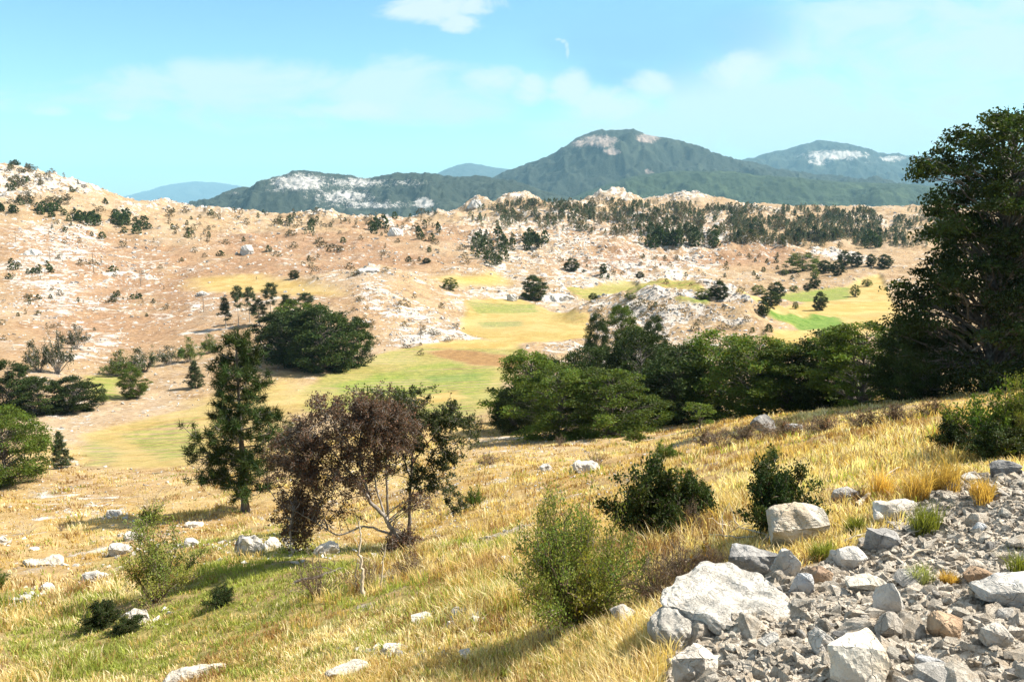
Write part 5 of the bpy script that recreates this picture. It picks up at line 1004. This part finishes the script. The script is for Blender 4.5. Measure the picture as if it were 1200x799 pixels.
# ------------------------------------------------------------------ dry grass
def grass(name, cx, cy, hgt, ntuft_blades, rad, wid, tone, seed, kind='stuff'):
    """blades rooted in tufts; one mesh"""
    rng = np.random.default_rng(seed); n = len(cx); k = ntuft_blades; N = n * k
    a = rng.uniform(0, 6.28, N); rr = np.repeat(rad, k) * np.sqrt(rng.uniform(0, 1, N)); x = np.repeat(cx, k) + np.cos(a) * rr; y = np.repeat(cy, k) + np.sin(a) * rr; z = ground_z(x, y) - .02
    h = np.repeat(hgt, k) * rng.uniform(.45, 1.15, N); lean = rng.uniform(.1, .75, N); da = a + rng.normal(0, 1.3, N); dx, dy = np.cos(da) * lean * h - .05 * h, np.sin(da) * lean * h
    w = np.repeat(wid, k) * rng.uniform(.6, 1.3, N); sa = rng.uniform(0, 6.28, N); sx, sy = np.cos(sa) * w, np.sin(sa) * w
    v0 = np.stack([x - sx, y - sy, z], 1); v1 = np.stack([x + sx, y + sy, z], 1); mx, my, mz = x + dx * .35, y + dy * .35, z + h * .58
    v2 = np.stack([mx + sx * .75, my + sy * .75, mz], 1); v3 = np.stack([mx - sx * .75, my - sy * .75, mz], 1); v4 = np.stack([x + dx, y + dy, z + h * (1 - .25 * lean)], 1)
    V = np.stack([v0, v1, v2, v3, v4], 1).reshape(-1, 3); b = np.arange(N)[:, None] * 5; Fq = b + np.array([[0, 1, 2, 3]]); Ft = b + np.array([[3, 2, 4]])
    T = np.repeat(tone, k, 0) * rng.uniform(.75, 1.25, (N, 1)); T = np.repeat(T, 5, 0)
    me = mesh_np(name, V, [Fq, Ft], M['grass'], False, {'tint': T}); return me
def grass_tones(x, y, rng, n):
    g = np.clip(zone(Z1, 0, x, y) * (.60 + 1.3 * (fbm(x / 2.6, y / 2.6, 3, 70))) + .06 + .14 * fbm(x / 1.2, y / 1.2, 2, 75), 0, 1) ; ru = np.clip(zone(Z1, 1, x, y) * (.5 + fbm(x / 2.5, y / 2.5, 3, 71)), 0, 1)
    straw = np.array([[.69, .54, .28]]) * rng.uniform(.75, 1.15, (n, 1)); gold = np.array([[.57, .40, .16]]); pale = np.array([[.82, .71, .47]]); grn = np.array([[.27, .30, .07]]); rst = np.array([[.44, .25, .11]])
    brn = np.array([[.30, .175, .075]]); mix = np.clip(rng.uniform(0, 1, (n, 1)) + .5 * fbm(x / 2.6, y / 2.6, 3, 78)[:, None], 0, 1); c = np.where(mix < .3, gold, np.where(mix > .75, pale, straw)); bp = (rng.uniform(0, 1, (n, 1)) < (.10 + .6 * sstep(fbm(x / 1.8, y / 1.8, 3, 79), .1, .5))[:, None]); c = np.where(bp, brn, c); c = c * (1 - ru[:, None] * .75) + rst * ru[:, None] * .75
    pick = rng.uniform(0, 1, n) < g; c[pick] = grn * rng.uniform(.7, 1.5, (pick.sum(), 1)); return c
def meadow():
    rng = np.random.default_rng(17); Vn = 50000
    th = np.radians(rng.uniform(-44, 44, Vn)); u = rng.uniform(0, 1, Vn); r0, r1, e = 3.8, 78., -.42
    r = (r0 ** e + u * (r1 ** e - r0 ** e)) ** (1 / e)
    x, y = r * np.sin(th), r * np.cos(th); rb = zone(Z1, 3, x, y); cu = zone(Z2, 0, x, y)
    dens = np.clip(.75 + .75 * fbm(x / 3.0, y / 3.0, 3, 72), .34, 1); dens = dens * np.where(r > 36, .85, 1)
    k = (rb < .35) & (rng.uniform(0, 1, Vn) < dens) & (cu < .3) & (fbm(x / 1.1, y / 1.1, 2, 73) > -.68); x, y, r = x[k], y[k], r[k]; n = len(x)
    tall = np.clip(.45 + 1.1 * fbm(x / 3, y / 3, 4, 74), .0, 1.15); h = (.13 + .30 * tall ** 1.5) * rng.uniform(.7, 1.25, n); h *= np.where(r > 28, .8, 1)
    me = grass('dry_grass', x, y, h, 15, np.clip(.05 + .008 * r, .06, .5), np.clip(.00055 * r + .0012, .003, .03), grass_tones(x, y, rng, n), 18)
    tag(obj('dry_grass', me), kind='stuff'); print('grass tufts', n)
meadow()
# tufts one can pick out on and beside the broken stone
TUFTS = [(1000, 625, 32, 26, 'g', 'green grass tuft beside the big cream boulder'), (962, 655, 44, 30, 'g', 'low green tuft below the big cream boulder'), (1086, 622, 56, 40, 'g', 'round green tuft on top of the bank'), (1078, 682, 44, 26, 'm', 'thin grey green tuft growing in the gravel'), (820, 712, 40, 30, 'g', 'green tuft in the hollow beside the bedrock slab'),
         (1075, 590, 46, 52, 'd', 'tall golden tuft leaning over the bank'), (1105, 575, 60, 50, 'd', 'golden tuft near the leafy bush'), (1150, 588, 48, 34, 'd', 'dry tuft at the upper edge of the gravel'), (1030, 585, 40, 44, 'd', 'golden tuft by the dark cracked rocks'), (1112, 684, 30, 18, 'd', 'yellow dried plant on the gravel'), (1195, 680, 50, 40, 'g', 'dark green tuft on the gravel at the edge of the view')]
for i, (cx, cy, wpx, hpx, c, lab) in enumerate(TUFTS):
    rng = np.random.default_rng(600 + i); p = at(cx, cy); Y = p[1]; n = 16; rad = wpx / F_PX * Y * .26; a = rng.uniform(0, 6.28, n); rr = rad * np.sqrt(rng.uniform(0, 1, n)); col = {'g': (.20, .22, .045), 'm': (.28, .30, .14), 'd': (.55, .36, .11)}[c]
    me = grass('grass_tuft', p[0] + np.cos(a) * rr, p[1] + np.sin(a) * rr, np.full(n, hpx / F_PX * Y * 1.05), 22, np.full(n, rad * .35), np.full(n, .0035), np.array([col]) * rng.uniform(.7, 1.3, (n, 1)), 700 + i)
    v = np.empty(len(me.vertices) * 3, np.float32); me.vertices.foreach_get('co', v); v = v.reshape(-1, 3) - np.array(p, np.float32); me.vertices.foreach_set('co', v.ravel()); me.update()
    tag(obj('grass_tuft', me, loc=p), lab, 'grass tuft')
